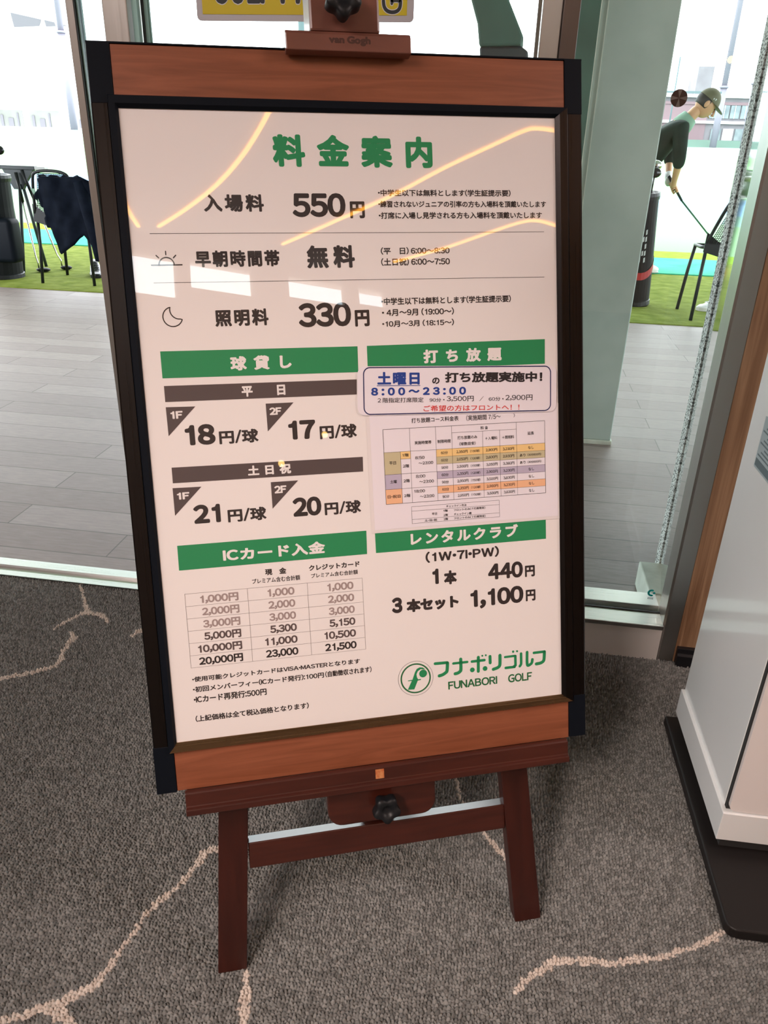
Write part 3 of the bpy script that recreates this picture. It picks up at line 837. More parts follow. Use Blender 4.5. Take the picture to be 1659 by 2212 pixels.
# ------------------------------------------------------------------ lettering
TEXTS = [
('title', '料金案内', 185.1, 27.34, 396.3, 67.19, 'green', 0.05, 0.42),
('fees', '入場料', 93.96, 100.91, 169.76, 122.43, 'dark', 0.041, 0.15),
('fees', '550', 206.16, 99.15, 275.93, 129.13, 'dark', 0.045, 0.0),
('fees', '円', 281.62, 109.44, 301.27, 130.84, 'dark', 0.047, 0.0),
('notes', '・中学生以下は無料とします（学生証提示要）', 320.05, 94.21, 504.81, 102.9, 'dark', 0.029, 0.0),
('notes', '・練習されないジュニアの引率の方も入場料を頂戴いたします', 319.95, 108.65, 556.05, 117.11, 'dark', 0.029, 0.0),
('notes', '・打席に入場し見学される方も入場料を頂戴いたします', 319.85, 122.97, 549.85, 131.69, 'dark', 0.029, 0.0),
('fees', '早朝時間帯', 77.81, 169.78, 185.39, 190.41, 'dark', 0.041, 0.1),
('fees', '無料', 221.14, 164.65, 284.95, 193.66, 'dark', 0.047, 0.25),
('notes', '（平\u3000日） 6:00~8:30', 320.45, 167.97, 415.8, 177.41, 'dark', 0.029, 0.0),
('notes', '（土日祝） 6:00~7:50', 320.18, 181.97, 415.71, 191.89, 'dark', 0.029, 0.0),
('fees', '照明料', 97.14, 243.46, 166.0, 265.22, 'dark', 0.041, 0.12),
('fees', '330', 205.52, 237.88, 275.86, 269.25, 'dark', 0.045, 0.0),
('fees', '円', 280.9, 248.48, 300.81, 270.14, 'dark', 0.047, 0.0),
('notes', '・中学生以下は無料とします（学生証提示要）', 317.94, 233.4, 502.09, 243.04, 'dark', 0.029, 0.0),
('notes', '・ 4月〜9月 (19:00〜)', 318.24, 248.06, 419.25, 257.88, 'dark', 0.029, 0.0),
('notes', '・10月〜3月 (18:15〜)', 317.92, 263.34, 418.77, 272.3, 'dark', 0.029, 0.0),
('ballbanner', '球貸し', 112.33, 303.6, 192.38, 322.18, 'white', 0.05, 0.5),
('bar1', '平\u3000\u3000日', 124.27, 342.79, 181.79, 356.7, 'white', 0.045, 0.05),
('fl', '1F', 30.87, 371.14, 46.34, 380.98, 'white', 0.05, 0.0),
('fl', '2F', 159.04, 372.45, 174.9, 382.32, 'white', 0.05, 0.0),
('balls', '18', 47.04, 389.75, 86.01, 417.04, 'dark', 0.055, 0.0),
('balls', '円/球', 90.65, 399.22, 142.06, 417.46, 'dark', 0.04, 0.0),
('balls', '17', 182.54, 391.28, 219.08, 416.74, 'dark', 0.055, 0.0),
('balls', '円/球', 224.67, 399.48, 275.52, 418.37, 'dark', 0.04, 0.0),
('bar2', '土日祝', 124.9, 448.28, 182.7, 462.01, 'white', 0.045, 0.4),
('fl', '1F', 30.2, 478.12, 46.18, 487.48, 'white', 0.05, 0.0),
('fl', '2F', 158.47, 477.74, 174.77, 488.04, 'white', 0.05, 0.0),
('balls', '21', 49.46, 496.17, 84.57, 521.54, 'dark', 0.055, 0.0),
('balls', '円/球', 93.96, 504.74, 145.43, 522.98, 'dark', 0.04, 0.0),
('balls', '20', 181.86, 495.84, 220.91, 522.34, 'dark', 0.055, 0.0),
('balls', '円/球', 225.22, 504.94, 275.99, 523.15, 'dark', 0.04, 0.0),
('unlbanner', '打ち放題', 373.54, 303.81, 486.6, 322.52, 'white', 0.05, 0.5),
('icbanner', 'ICカード入金', 83.44, 558.78, 222.67, 576.14, 'white', 0.045, 0.05),
('cards', '現\u3000金', 138.07, 591.33, 167.29, 600.27, 'dark', 0.041, 0.0),
('cards', 'プレミアム含む合計額', 119.74, 603.68, 185.48, 610.89, 'dark', 0.019, 0.0),
('cards', 'クレジットカード', 198.52, 591.54, 269.96, 599.6, 'dark', 0.041, 0.0),
('cards', 'プレミアム含む合計額', 200.9, 603.52, 266.8, 610.09, 'dark', 0.019, 0.0),
('cards', '・使用可能クレジットカードはVISA・MASTERとなります', 28.92, 733.47, 263.26, 740.97, 'dark', 0.032, 0.0),
('cards', '・初回メンバーフィー（ICカード発行）:100円', 28.84, 747.45, 210.4, 756.09, 'dark', 0.032, 0.0),
('cards', '(自動徴収されます)', 212.43, 746.97, 279.34, 756.03, 'dark', 0.032, 0.0),
('cards', '・ICカード再発行:500円', 28.77, 761.3, 128.43, 771.6, 'dark', 0.032, 0.0),
('cards', '（上記価格は全て税込価格となります）', 28.94, 789.78, 186.28, 799.01, 'dark', 0.032, 0.0),
('rentbanner', 'レンタルクラブ', 344.81, 556.95, 505.68, 575.33, 'white', 0.045, 0.15),
('rent', '(1W・7I・PW)', 365.53, 586.77, 475.81, 603.13, 'dark', 0.041, 0.05),
('rent', '1', 374.7, 612.55, 383.9, 635.13, 'dark', 0.06, 0.0),
('rent', '本', 391.7, 616.79, 410.87, 637.47, 'dark', 0.068, 0.0),
('rent', '440', 458.49, 612.58, 512.02, 636.93, 'dark', 0.05, 0.0),
('rent', '円', 515.22, 620.37, 530.62, 637.34, 'dark', 0.047, 0.0),
('rent', '3', 313.38, 649.39, 328.73, 672.49, 'dark', 0.06, 0.0),
('rent', '本セット', 334.78, 653.65, 412.47, 673.24, 'dark', 0.068, 0.0),
('rent', '1,100', 430.54, 649.23, 512.16, 678.17, 'dark', 0.05, 0.0),
('rent', '円', 515.84, 657.01, 530.94, 674.2, 'dark', 0.047, 0.0),
('logo', 'FUNABORI', 392.45, 784.01, 468.23, 796.47, 'dgreen', 0.03, 0.0),
('logo', 'GOLF', 485.36, 784.09, 523.26, 796.94, 'dgreen', 0.03, 0.0),
('sticker', '土曜日', 307.76, 330.55, 367.07, 348.22, 'blue', 0.045, 0.1),
('sticker', 'の', 384.88, 338.57, 395.5, 347.44, 'dark', 0.04, 0.0),
('sticker', '打ち放題実施中！', 403.3, 331.34, 546.57, 345.78, 'dark', 0.042, 0.0),
('sticker', '8：00〜23：00', 298.88, 351.56, 433.58, 362.35, 'blue', 0.055, 0.34),
('sticker', '２階指定打席限定', 307.77, 365.36, 372.4, 372.18, 'dark', 0.008, 0.0),
('sticker', '90分', 381.06, 366.47, 397.65, 372.0, 'dark', 0.008, 0.0),
('sticker', '・', 400.61, 368.15, 402.46, 369.94, 'dark', 0.03, 0.0),
('sticker', '3,500円', 405.63, 364.31, 444.87, 371.94, 'dark', 0.008, 0.0),
('sticker', '／', 453.32, 364.91, 459.4, 371.42, 'dark', 0.008, 0.0),
('sticker', '60分', 466.94, 366.15, 484.11, 371.75, 'dark', 0.008, 0.0),
('sticker', '・', 486.93, 368.01, 488.86, 369.84, 'dark', 0.03, 0.0),
('sticker', '2,900円', 491.67, 363.58, 532.22, 371.68, 'dark', 0.008, 0.0),
('sticker', 'ご希望の方はフロントへ！！', 372.36, 376.6, 512.65, 384.99, 'red', 0.012, 0.0),
('sheet', '打ち放題コース料金表', 352.73, 396.26, 420.72, 403.07, 'dark', 0.015, 0.0),
('sheet', '（実施期間 7/5〜', 432.0, 396.27, 482.72, 404.06, 'dark', 0.012, 0.0),
('sheet', '）', 501.92, 397.06, 503.96, 402.6, 'dark', 0.012, 0.0)]
QUADS = {'ballbanner': [[24.88, 294.13], [282.44, 296.14], [281.81, 330.47], [24.88, 328.35]], 'bar1': [[25.78, 338.2], [279.01, 340.07], [278.15, 360.29], [25.76, 358.82]], 'bar2': [[26.42, 444.48], [282.1, 445.63], [281.66, 465.9], [26.27, 465.2]], 'unlbanner': [[295.39, 296.04], [551.46, 295.05], [550.93, 329.36], [294.97, 329.24]], 'icbanner': [[24.75, 549.34], [281.87, 549.16], [281.32, 582.48], [24.47, 583.28]], 'rentbanner': [[294.02, 548.5], [548.93, 549.93], [548.82, 582.51], [294.14, 582.27]], 'tri1': [[25.72, 365.48], [63.22, 366.2], [26.2, 403.2]], 'tri2': [[154.62, 366.89], [191.76, 366.97], [155.05, 403.81]], 'tri3': [[25.37, 471.64], [62.64, 472.14], [25.47, 508.68]], 'tri4': [[154.32, 472.32], [191.34, 472.31], [154.32, 508.64]], 'rule1': [[24.84, 148.48], [552.56, 149.42]], 'rule2': [[24.32, 208.66], [552.04, 210.0]], 'sticker': [[280.43, 322.84], [567.82, 332.33], [566.56, 397.74], [277.87, 389.1]], 'stickerborder': [[288.8, 324.88], [558.65, 333.07], [557.55, 395.47], [286.67, 387.97]], 'underline': [[306.06, 349.9], [367.06, 352.16]], 'sheet': [[293.69, 381.81], [568.3, 391.79], [563.04, 549.71], [293.06, 549.18]], 'sheetlam': [[290.36, 381.65], [571.98, 391.96], [565.81, 553.5], [292.06, 552.18]], 'table': [[312.0, 409.83], [549.85, 409.72], [547.67, 514.34], [311.38, 513.92]], 'table2': [[347.9, 520.18], [477.7, 519.92], [477.1, 544.07], [347.42, 544.19]], 'ictable': [[29.41, 616.97], [272.51, 615.73], [272.37, 719.3], [28.63, 721.95]], 'sun': [[42.23, 187.18], [51.71, 187.31], [23.56, 186.92], [61.22, 187.44], [42.52, 169.24]], 'moon': [[31.54, 251.1], [41.93, 239.05], [56.2, 254.48], [43.49, 263.24]], 'ring': [[343.9, 772.97], [366.06, 774.0], [342.96, 795.92], [369.41, 774.4]], 'ball': [[355.14, 766.86], [361.04, 767.23]]}
KANA = [([[373.86, 754.15], [391.37, 754.55], [392.18, 754.65]], 15), ([[392.48, 755.33], [391.43, 766.75], [389.23, 769.75], [384.29, 772.43], [379.42, 773.48]], 17), ([[401.47, 757.02], [422.57, 757.17]], 13), ([[412.82, 751.82], [412.66, 766.8], [411.41, 770.25], [407.77, 772.43], [403.68, 773.09]], 17), ([[429.91, 757.36], [449.09, 757.27]], 14), ([[439.88, 751.97], [439.26, 773.52]], 16), ([[430.02, 770.14], [430.18, 770.32]], 25), ([[449.72, 770.31], [449.88, 770.49]], 25), ([[446.0, 750.21], [446.16, 750.39]], 10), ([[451.43, 750.01], [451.58, 750.19]], 10), ([[457.94, 752.71], [458.0, 762.56]], 16), ([[473.46, 752.83], [473.15, 765.63], [471.89, 769.6], [468.52, 771.68], [462.68, 773.15]], 17), ([[481.34, 756.36], [497.16, 756.18]], 12), ([[497.49, 756.54], [497.52, 770.93], [495.14, 772.31]], 14), ([[482.11, 773.27], [495.96, 773.23]], 14), ([[494.14, 749.25], [494.31, 749.43]], 12), ([[500.32, 749.28], [500.48, 749.46]], 11), ([[506.58, 753.78], [506.46, 767.82], [505.72, 771.05], [504.17, 773.19]], 14), ([[516.16, 752.71], [516.12, 772.26], [521.18, 772.01], [523.42, 769.44], [524.34, 764.9]], 15), ([[526.88, 754.91], [543.45, 754.78]], 14), ([[543.61, 755.13], [542.75, 767.01], [540.66, 770.43], [536.39, 772.1], [530.46, 772.58]], 17)]
FPOLY = [[331.3, 789.12], [341.15, 789.52], [346.76, 776.88], [351.57, 776.32], [351.64, 774.71], [347.48, 775.02], [345.71, 771.57], [345.26, 766.99], [347.34, 762.7], [351.91, 760.01], [359.03, 761.33], [355.18, 757.81], [350.44, 756.93], [345.9, 758.98], [343.17, 763.51], [338.9, 774.64], [332.22, 774.97], [332.17, 776.1], [337.88, 776.14]]
GLYPH = {}
NARROW = set('・（）()：:,.，/／~!1234567890ABCDEFGHIJKLMNOPQRSTUVWXYZabcdefghijklmnopqrstuvwxyz')
SPACING = {'・': 0.10, '（': 0.06, '）': 0.06, '(': 0.06, ')': 0.06, ':': 0.09, '：': 0.09, ',': 0.05, '/': 0.10, '~': 0.10}


def cjk(c):
    o = ord(c)
    if c in '1I/':
        return c
    if c == '〜':
        return '～'
    if 0x21 <= o <= 0x7e:
        return chr(o + 0xFEE0)
    return c


def load_glyphs(chars):
    tmp = []
    for c in sorted(set(chars)):
        if c in GLYPH or c in ' 　':
            continue
        cu = bpy.data.curves.new('g', 'FONT')
        cu.body = c
        cu.size = 1.0
        cu.resolution_u = 4 if 0xFF00 <= ord(c) <= 0xFF5E or ord(c) < 128 else 3
        cu.dimensions = '2D'
        cu.fill_mode = 'BOTH'
        o = bpy.data.objects.new('g', cu)
        COL.objects.link(o)
        tmp.append((c, o, cu))
    bpy.context.view_layer.update()
    dg = bpy.context.evaluated_depsgraph_get()
    for c, o, cu in tmp:
        me = bpy.data.meshes.new_from_object(o.evaluated_get(dg))
        bm = bmesh.new()
        bm.from_mesh(me)
        bmesh.ops.remove_doubles(bm, verts=bm.verts, dist=1e-5)
        bm.verts.index_update()
        vs = [(v.co.x, v.co.y) for v in bm.verts]
        fs = [[v.index for v in f.verts] for f in bm.faces]
        es = [(e.verts[0].index, e.verts[1].index) for e in bm.edges if len(e.link_faces) == 1]
        bm.free()
        bpy.data.meshes.remove(me)
        xs = [v[0] for v in vs] or [0, 1]
        GLYPH[c] = (vs, fs, es, min(xs), max(xs))
    for c, o, cu in tmp:
        bpy.data.objects.remove(o)
        bpy.data.curves.remove(cu)


def own_glyph(key, poly):
    n = len(poly)
    xs = [q[0] for q in poly]
    GLYPH[key] = (poly, [list(range(n))], [(i, (i + 1) % n) for i in range(n)], min(xs), max(xs))


H1 = 0.733
own_glyph('1', [(0.20, 0.0), (0.285, 0.0), (0.285, H1), (0.225, H1), (0.19, 0.88 * H1), (0.13, 0.825 * H1), (0.045, 0.805 * H1), (0.045, 0.725 * H1), (0.20, 0.725 * H1)])
own_glyph('I', [(0.0, 0.0), (0.085, 0.0), (0.085, H1), (0.0, H1)])
own_glyph('/', [(0.0, -0.06), (0.05, -0.06), (0.34, 0.82), (0.29, 0.82)])


def union2d(polys):
    """non-overlapping triangles that cover a set of overlapping polygons"""
    vs, fs = [], []
    for q in polys:
        ar = sum(q[i - 1][0] * q[i][1] - q[i][0] * q[i - 1][1] for i in range(len(q)))
        if abs(ar) < 1e-9:
            continue
        if ar < 0:
            q = q[::-1]
        k = len(vs)
        vs += [Vector((a, b)) for a, b in q]
        fs.append(list(range(k, k + len(q))))
    r = delaunay_2d_cdt(vs, [], fs, 0, 1e-6)
    return [(v.x, v.y) for v in r[0]], [list(f) for f, src in zip(r[2], r[5]) if src]


BOLD = {}


def area2(vs, fs):
    return sum(abs(sum(vs[f[i - 1]][0] * vs[f[i]][1] - vs[f[i]][0] * vs[f[i - 1]][1] for i in range(len(f)))) for f in fs) / 2


def bold_glyph(c, r0):
    key = (c, round(r0, 3))
    if key in BOLD:
        return BOLD[key]
    vs, fs, es, x0, x1 = GLYPH[c]
    if r0 <= 0:
        BOLD[key] = (vs, fs)
        return BOLD[key]
    per = sum(math.hypot(vs[i][0] - vs[j][0], vs[i][1] - vs[j][1]) for i, j in es)
    lab = {}
    for i, j in es:          # closed outlines of the glyph
        a, b = lab.get(i, i), lab.get(j, j)
        m_ = min(a, b)
        for q in list(lab):
            if lab[q] in (a, b):
                lab[q] = m_
        lab[i] = lab[j] = m_
    ncomp = len(set(lab.values()))
    for k, fac in enumerate((1, 0.985, 1.015, 0.97, 0.95, 0.92, 0.88, 0.8)):
        r = r0 * fac
        polys = [[vs[i] for i in f] for f in fs]
        for i, j in es:
            (a, b), (cc, d) = vs[i], vs[j]
            L = math.hypot(cc - a, d - b)
            if L < 1e-6:
                continue
            nx, ny = -(d - b) / L * r, (cc - a) / L * r
            polys.append([(a + nx, b + ny), (a - nx, b - ny), (cc - nx, d - ny), (cc + nx, d + ny)])
        for i in sorted({i for e in es for i in e}):
            a, b = vs[i]
            polys.append([(a + r * math.cos(t * math.pi / 4 + .39 + .05 * k), b + r * math.sin(t * math.pi / 4 + .39 + .05 * k)) for t in range(8)])
        u = union2d(polys)
        if area2(*u) <= (area2(vs, fs) + per * r) * 1.03 + ncomp * 3.3 * r * r + 0.004:
            break
    else:
        u = (vs, fs)
    BOLD[key] = u
    return u


class Print:
    """flat ink on a sheet: coordinates (u right, v down) in millimetres, w = depth in metres"""

    def __init__(self, ou, ov, ow=0.0):
        self.mb = MB()
        self.o = (ou, ov, ow)
        self.rot = None
        self.mats = []

    def mi(self, m):
        if m not in self.mats:
            self.mats.append(m)
        return self.mats.index(m)

    def P(self, u, v, w):
        if self.rot:
            cu, cv, a = self.rot
            u, v = u - cu, v - cv
            u, v = cu + u * math.cos(a) - v * math.sin(a), cv + u * math.sin(a) + v * math.cos(a)
        return (u / 1000 - self.o[0], w - self.o[2], self.o[1] - v / 1000)

    def poly(self, pts, m, w):
        self.mb.add([self.P(u, v, w) for u, v in pts], [tuple(range(len(pts)))], self.mi(m))

    def stroke(self, pts, hw, m, w, n=10):
        polys = []
        for (a, b), (c, d) in zip(pts[:-1], pts[1:]):
            L = math.hypot(c - a, d - b) or 1e-6
            nx, ny = -(d - b) / L * hw, (c - a) / L * hw
            polys.append([(a + nx, b + ny), (c + nx, d + ny), (c - nx, d - ny), (a - nx, b - ny)])
        if n:
            for a, b in pts:
                polys.append([(a + hw * math.cos(2 * math.pi * k / n), b + hw * math.sin(2 * math.pi * k / n)) for k in range(n)])
        vs, fs = union2d(polys) if len(polys) > 1 else (polys[0], [[0, 1, 2, 3]])
        self.mb.add([self.P(a, b, w) for a, b in vs], fs, self.mi(m))

    def line(self, a, b, wd, m, w):
        self.stroke([a, b], wd / 2, m, w, 0)

    def disc(self, a, b, r, m, w, n=20):
        self.mb.add([self.P(a + r * math.cos(2 * math.pi * k / n), b + r * math.sin(2 * math.pi * k / n), w) for k in range(n)], [tuple(range(n))], self.mi(m))

    def ring(self, a, b, r0, r1, m, w, n=48, rx=1.0):
        vs = []
        for k in range(n):
            t = 2 * math.pi * k / n
            vs += [self.P(a + r0 * rx * math.cos(t), b + r0 * math.sin(t), w), self.P(a + r1 * rx * math.cos(t), b + r1 * math.sin(t), w)]
        self.mb.add(vs, [(2 * k, 2 * k + 1, (2 * k + 3) % (2 * n), (2 * k + 2) % (2 * n)) for k in range(n)], self.mi(m))

    def text(self, s, box, m, bold=0.0, track=0.0, w=0.0, ring_extra=0.0, latin=False):
        """set the string so that its ink fills the box (u0, v0, u1, v1)"""
        chars = [(c if latin else cjk(c)) for c in s]
        load_glyphs(chars)
        x = 0.0
        place = []
        for c0, c in zip(s, chars):
            if c in ' \u3000':
                x += 0.28 if c == ' ' else 1.0
                continue
            vs, fs, es, x0, x1 = GLYPH[c]
            if c0 in NARROW:
                sp = SPACING.get(c0, 0.075)
                sq = 1.0
                wd = (x1 - x0) * sq
                if c0.isdigit():
                    adv = max(wd, 0.50)
                    place.append((c, x + sp / 2 + (adv - wd) / 2 - x0, 1.0))
                    x += adv + sp + track
                else:
                    place.append((c, x + sp / 2 - x0, 1.0))
                    x += wd + sp + track
            else:
                place.append((c, x, 1.0))
                x += 1.0 + track
        allx, ally = [], []
        for c, dx, sc in place:
            for a, b in GLYPH[c][0]:
                allx.append(a + dx)
                ally.append(b)
        x0, x1, y0, y1 = min(allx), max(allx), min(ally), max(ally)
        u0, v0, u1, v1 = box
        sy = (v1 - v0) / (y1 - y0 + 2 * bold)
        sx = (u1 - u0) / (x1 - x0 + 2 * bold)
        r = bold + ring_extra / sy
        mi = self.mi(m)
        for c, dx, sc in place:
            vs, fs = bold_glyph(c, r)
            self.mb.add([self.P(u0 + (a + dx - x0 + bold) * sx, v1 - (b - y0 + bold) * sy, w) for a, b in vs], fs, mi)

    def build(self, name, parent=None):
        return self.mb.build(name, [M[m] for m in self.mats], parent)


# ------------------------------------------------------------------ the price board
BO = Vector((-0.48917, 0.99922, 1.16345))
BX = Vector((0.93644, 0.35071, 0.00931))
BN = Vector((-0.33136, 0.89285, -0.30501))
BD = Vector((0.11528, -0.28253, -0.95231))


def bpt(u, v, w=0.0):
    return BO + BX * u + BD * v + BN * w


def bmat(u, v, w=0.0, z=None):
    p = bpt(u, v, w)
    m = Matrix(((BX.x, BN.x, -BD.x, p.x), (BX.y, BN.y, -BD.y, p.y), (BX.z, BN.z, -BD.z, p.z), (0, 0, 0, 1)))
    return m


BU, BV = 0.289, 0.897
board = empty('price_board', None, mat=bmat(BU, BV))
tag(board, 'large white price list poster in a black and wood sign frame on the easel', 'sign')


class UB(MB):
    """solids given in board coordinates u, v (down), w (away)"""

    def ub(self, u0, u1, v0, v1, w0, w1, mi=0):
        return self.box(u0 - self.ou, u1 - self.ou, w0 - self.ow, w1 - self.ow, self.ov - v1, self.ov - v0, mi)

    def pt(self, u, v, w):
        return (u - self.ou, w - self.ow, self.ov - v)


def ub(ou=BU, ov=BV, ow=0.0):
    m = UB()
    m.ou, m.ov, m.ow = ou, ov, ow
    return m


def bpart(name, mat, *boxes, parent=None, bev=0.0008, par=None):
    m = ub()
    for b in boxes:
        m.ub(*b)
    o = m.build(name, mat, parent or board)
    if bev:
        bevel(o, bev)
    return o


bpart('back_panel', 'black', (-0.029, 0.608, -0.072, 0.895, 0.006, 0.022))
bpart('wood_panel', 'panel', (-0.003, 0.5845, -0.0725, -0.012, 0.0, 0.0062))
bpart('wood_panel', 'panel', (-0.004, 0.5815, 0.836, 0.8965, 0.0, 0.0062))
bpart('corner_block', 'black_satin', (-0.0305, -0.0032, -0.0735, -0.0042, -0.0015, 0.008))
bpart('corner_block', 'black_satin', (0.5847, 0.6095, -0.0738, -0.0042, -0.0015, 0.008))
bpart('corner_block', 'black_satin', (-0.0315, -0.0042, 0.829, 0.8975, -0.0015, 0.008))
bpart('corner_block', 'black_satin', (0.5817, 0.6085, 0.829, 0.8955, -0.0015, 0.008))
bpart('top_edge_trim', 'black_satin', (-0.0305, 0.6095, -0.0745, -0.0727, -0.0015, 0.022), bev=0)
for x0, x1 in ((-0.0305, -0.0095), (0.5875, 0.6090)):
    m = ub()
    pr = [(x0, 0.008), (x0, -0.0005), (x0 + 0.002, -0.002), (x1 - 0.002, -0.002), (x1, -0.0005), (x1, 0.008)]
    n = len(pr)
    m.prism([(a - BU, b) for a, b in pr], 2, BV - 0.8288, BV + 0.0040)
    fixn(m.build('side_rail', 'rail', board))


def frame_bar(name, mat, p0, p1, p2, p3, wi, wo):
    """mitred snap-frame bar: outer edge p0-p1, inner edge p3-p2 (u, v); bevelled towards the poster"""
    m = ub()
    q = [m.pt(*p0, 0.004), m.pt(*p1, 0.004), m.pt(*p2, 0.004), m.pt(*p3, 0.004)]
    f = lambda a, b, t: (a[0] + (b[0] - a[0]) * t, a[1] + (b[1] - a[1]) * t)
    t0, t1 = f(p0, p3, 0.10), f(p1, p2, 0.10)
    s0, s1 = f(p0, p3, 0.72), f(p1, p2, 0.72)
    vs = q + [m.pt(*p0, wo + 0.002), m.pt(*p1, wo + 0.002), m.pt(*t0, wo), m.pt(*t1, wo), m.pt(*s0, wo), m.pt(*s1, wo), m.pt(*p3, wi), m.pt(*p2, wi)]
    fs = [(0, 1, 2, 3), (0, 4, 5, 1), (4, 6, 7, 5), (6, 8, 9, 7), (8, 10, 11, 9), (10, 3, 2, 11), (0, 3, 10, 8, 6, 4), (1, 5, 7, 9, 11, 2)]
    m.add(vs, fs)
    return fixn(m.build(name, mat, board))


o0, o1, p0_, p1_ = (-0.0105, -0.0133), (0.5875, -0.0118), (0.5882, 0.8372), (-0.0105, 0.8388)
i0, i1, i2, i3 = (0.0008, 0.0008), (0.5703, 0.0008), (0.5703, 0.8252), (0.0008, 0.8252)
frame_bar('frame_bar', 'black_satin', o0, o1, i1, i0, -0.0015, -0.0062)
frame_bar('frame_bar', 'rail', o1, p0_, i2, i1, -0.0015, -0.0062)
frame_bar('frame_bar', 'rail_bronze_sheen', p0_, p1_, i3, i2, -0.0015, -0.0062)
frame_bar('frame_bar', 'black_satin', p1_, o0, i0, i3, -0.0015, -0.0062)
poster = bpart('poster', 'paper', (-0.004, 0.576, -0.004, 0.830, 0.0, 0.0012), bev=0)

W1, W2 = -0.00025, -0.00045
SUB = {}


def sub(name, key):
    if key not in SUB:
        SUB[key] = (name, Print(BU, BV))
    return SUB[key][1]


COLS = {'dark': 'ink', 'green': 'green', 'dgreen': 'dgreen', 'white': 'white_ink'}
names = {'title': 'title_lettering', 'fees': 'fee_lettering', 'notes': 'note_lettering', 'balls': 'ball_price_lettering', 'cards': 'card_notes_lettering', 'rent': 'rental_price_lettering',
         'logo': 'golf_course_logo', 'ballbanner': 'green_banner', 'unlbanner': 'green_banner', 'icbanner': 'green_banner', 'rentbanner': 'green_banner', 'bar1': 'grey_bar', 'bar2': 'grey_bar', 'fl': 'floor_triangles'}
for k in ('ballbanner', 'unlbanner', 'icbanner', 'rentbanner'):
    sub('green_banner', k).poly(QUADS[k], 'green', W1)
for k in ('bar1', 'bar2'):
    sub('grey_bar', k).poly(QUADS[k], 'bar', W1)
for k in ('tri1', 'tri2', 'tri3', 'tri4'):
    sub('floor_mark', k).poly(QUADS[k], 'bar', W1)
tri_i = 0
for sec, s, a, b, c, d, colr, bold, trk in TEXTS:
    if sec in ('sticker', 'sheet'):
        continue
    if sec == 'fl':
        tri_i += 1
        sub('floor_mark', 'tri%d' % tri_i).text(s, (a, b, c, d), 'white_ink', bold, trk, W2)
        continue
    onb = colr == 'white'
    key = sec if sec in SUB and onb or sec == 'logo' else (sec, s, a)
    sub(names[sec], key).text(s, (a, b, c, d), COLS[colr], bold, trk, W2 if onb else W1)
# rules, sun, moon
p = sub('note_lettering', 'rules')
SUB['rules'] = ('rule_line', p)
for k in ('rule1', 'rule2'):
    p.line(QUADS[k][0], QUADS[k][1], 0.55, 'ink', W1)
p = sub('sun_icon', 'sun')
(cx, cy), (rx, _), (lx, ly), (r2, _r), (tx, ty) = QUADS['sun']
R = rx - cx
arc = [(cx + R * math.cos(t * math.pi / 14), cy - R * math.sin(t * math.pi / 14)) for t in range(15)]
p.stroke(arc, 0.75, 'ink', W1, 6)
p.stroke([(lx, ly), (r2, ly)], 0.75, 'ink', W1, 6)
for t in (45, 90, 135):
    a = math.radians(t)
    p.stroke([(cx + R * 1.35 * math.cos(a), cy - R * 1.35 * math.sin(a)), (cx + R * 1.8 * math.cos(a), cy - R * 1.8 * math.sin(a))], 0.75, 'ink', W1, 6)
p = sub('moon_icon', 'moon')
mx, my, mr_ = 44.2, 251.2, 12.2
outer = [(mx + mr_ * math.cos(math.radians(t)), my - mr_ * math.sin(math.radians(t))) for t in range(102, 354, 12)]
c2x, c2y = mx + 8.6, my - 8.6
inner = []
a0, a1 = outer[0], outer[-1]
r2 = math.hypot(a0[0] - c2x, a0[1] - c2y)
t0 = math.atan2(-(a1[1] - c2y), a1[0] - c2x)
t1 = math.atan2(-(a0[1] - c2y), a0[0] - c2x)
if t0 < 0:
    t0 += 2 * math.pi
if t1 < 0:
    t1 += 2 * math.pi
for k in range(1, 12):
    t = t0 + (t1 - t0) * k / 12
    inner.append((c2x + r2 * math.cos(t), c2y - r2 * math.sin(t)))
p.stroke(outer + inner + [outer[0]], 0.7, 'ink', W1, 6)
# logo
p = sub('golf_course_logo', 'logo')
(cx, cy), (ex_, ey_), (_b, by_), (ox, oy) = QUADS['ring']
r_in = abs(ex_ - cx)
p.ring(cx, cy, r_in - 1.6, r_in + 0.6, 'dgreen', W1)
p.ring(cx, cy, r_in + 3.7, r_in + 4.1, 'ink', W1)
(bx_, by2), (bex, _q) = QUADS['ball']
p.disc(bx_, by2, abs(bex - bx_), 'green', W2)
p.poly(FPOLY, 'green', W1)
for pts, hw in KANA:
    p.stroke(catmull(pts, 4) if len(pts) > 3 else pts, hw * 0.1445, 'green', W1, 16)
# the card top-up table
p = sub('card_table', 'ictable')
tq = QUADS['ictable']
TU0, TV0, TU1, TV1 = tq[0][0] - 0.4, (tq[0][1] + tq[1][1]) / 2, tq[1][0], (tq[2][1] + tq[3][1]) / 2
tw, th = TU1 - TU0, TV1 - TV0
for k in range(7):
    v = TV0 + th * k / 6
    p.line((TU0, v), (TU1, v), 0.32, 'ink_mid', W1)
for fx in (0, 0.343, 0.681, 1):
    p.line((TU0 + tw * fx, TV0), (TU0 + tw * fx, TV1), 0.32, 'ink_mid', W1)
rows = [('1,000円', '1,000', '1,000'), ('2,000円', '2,000', '2,000'), ('3,000円', '3,000', '3,000'), ('5,000円', '5,300', '5,150'), ('10,000円', '11,000', '10,500'), ('20,000円', '23,000', '21,500')]
rc = ['ink_light', 'ink_light', 'ink_light', 'ink_mid', 'ink_mid', 'ink']
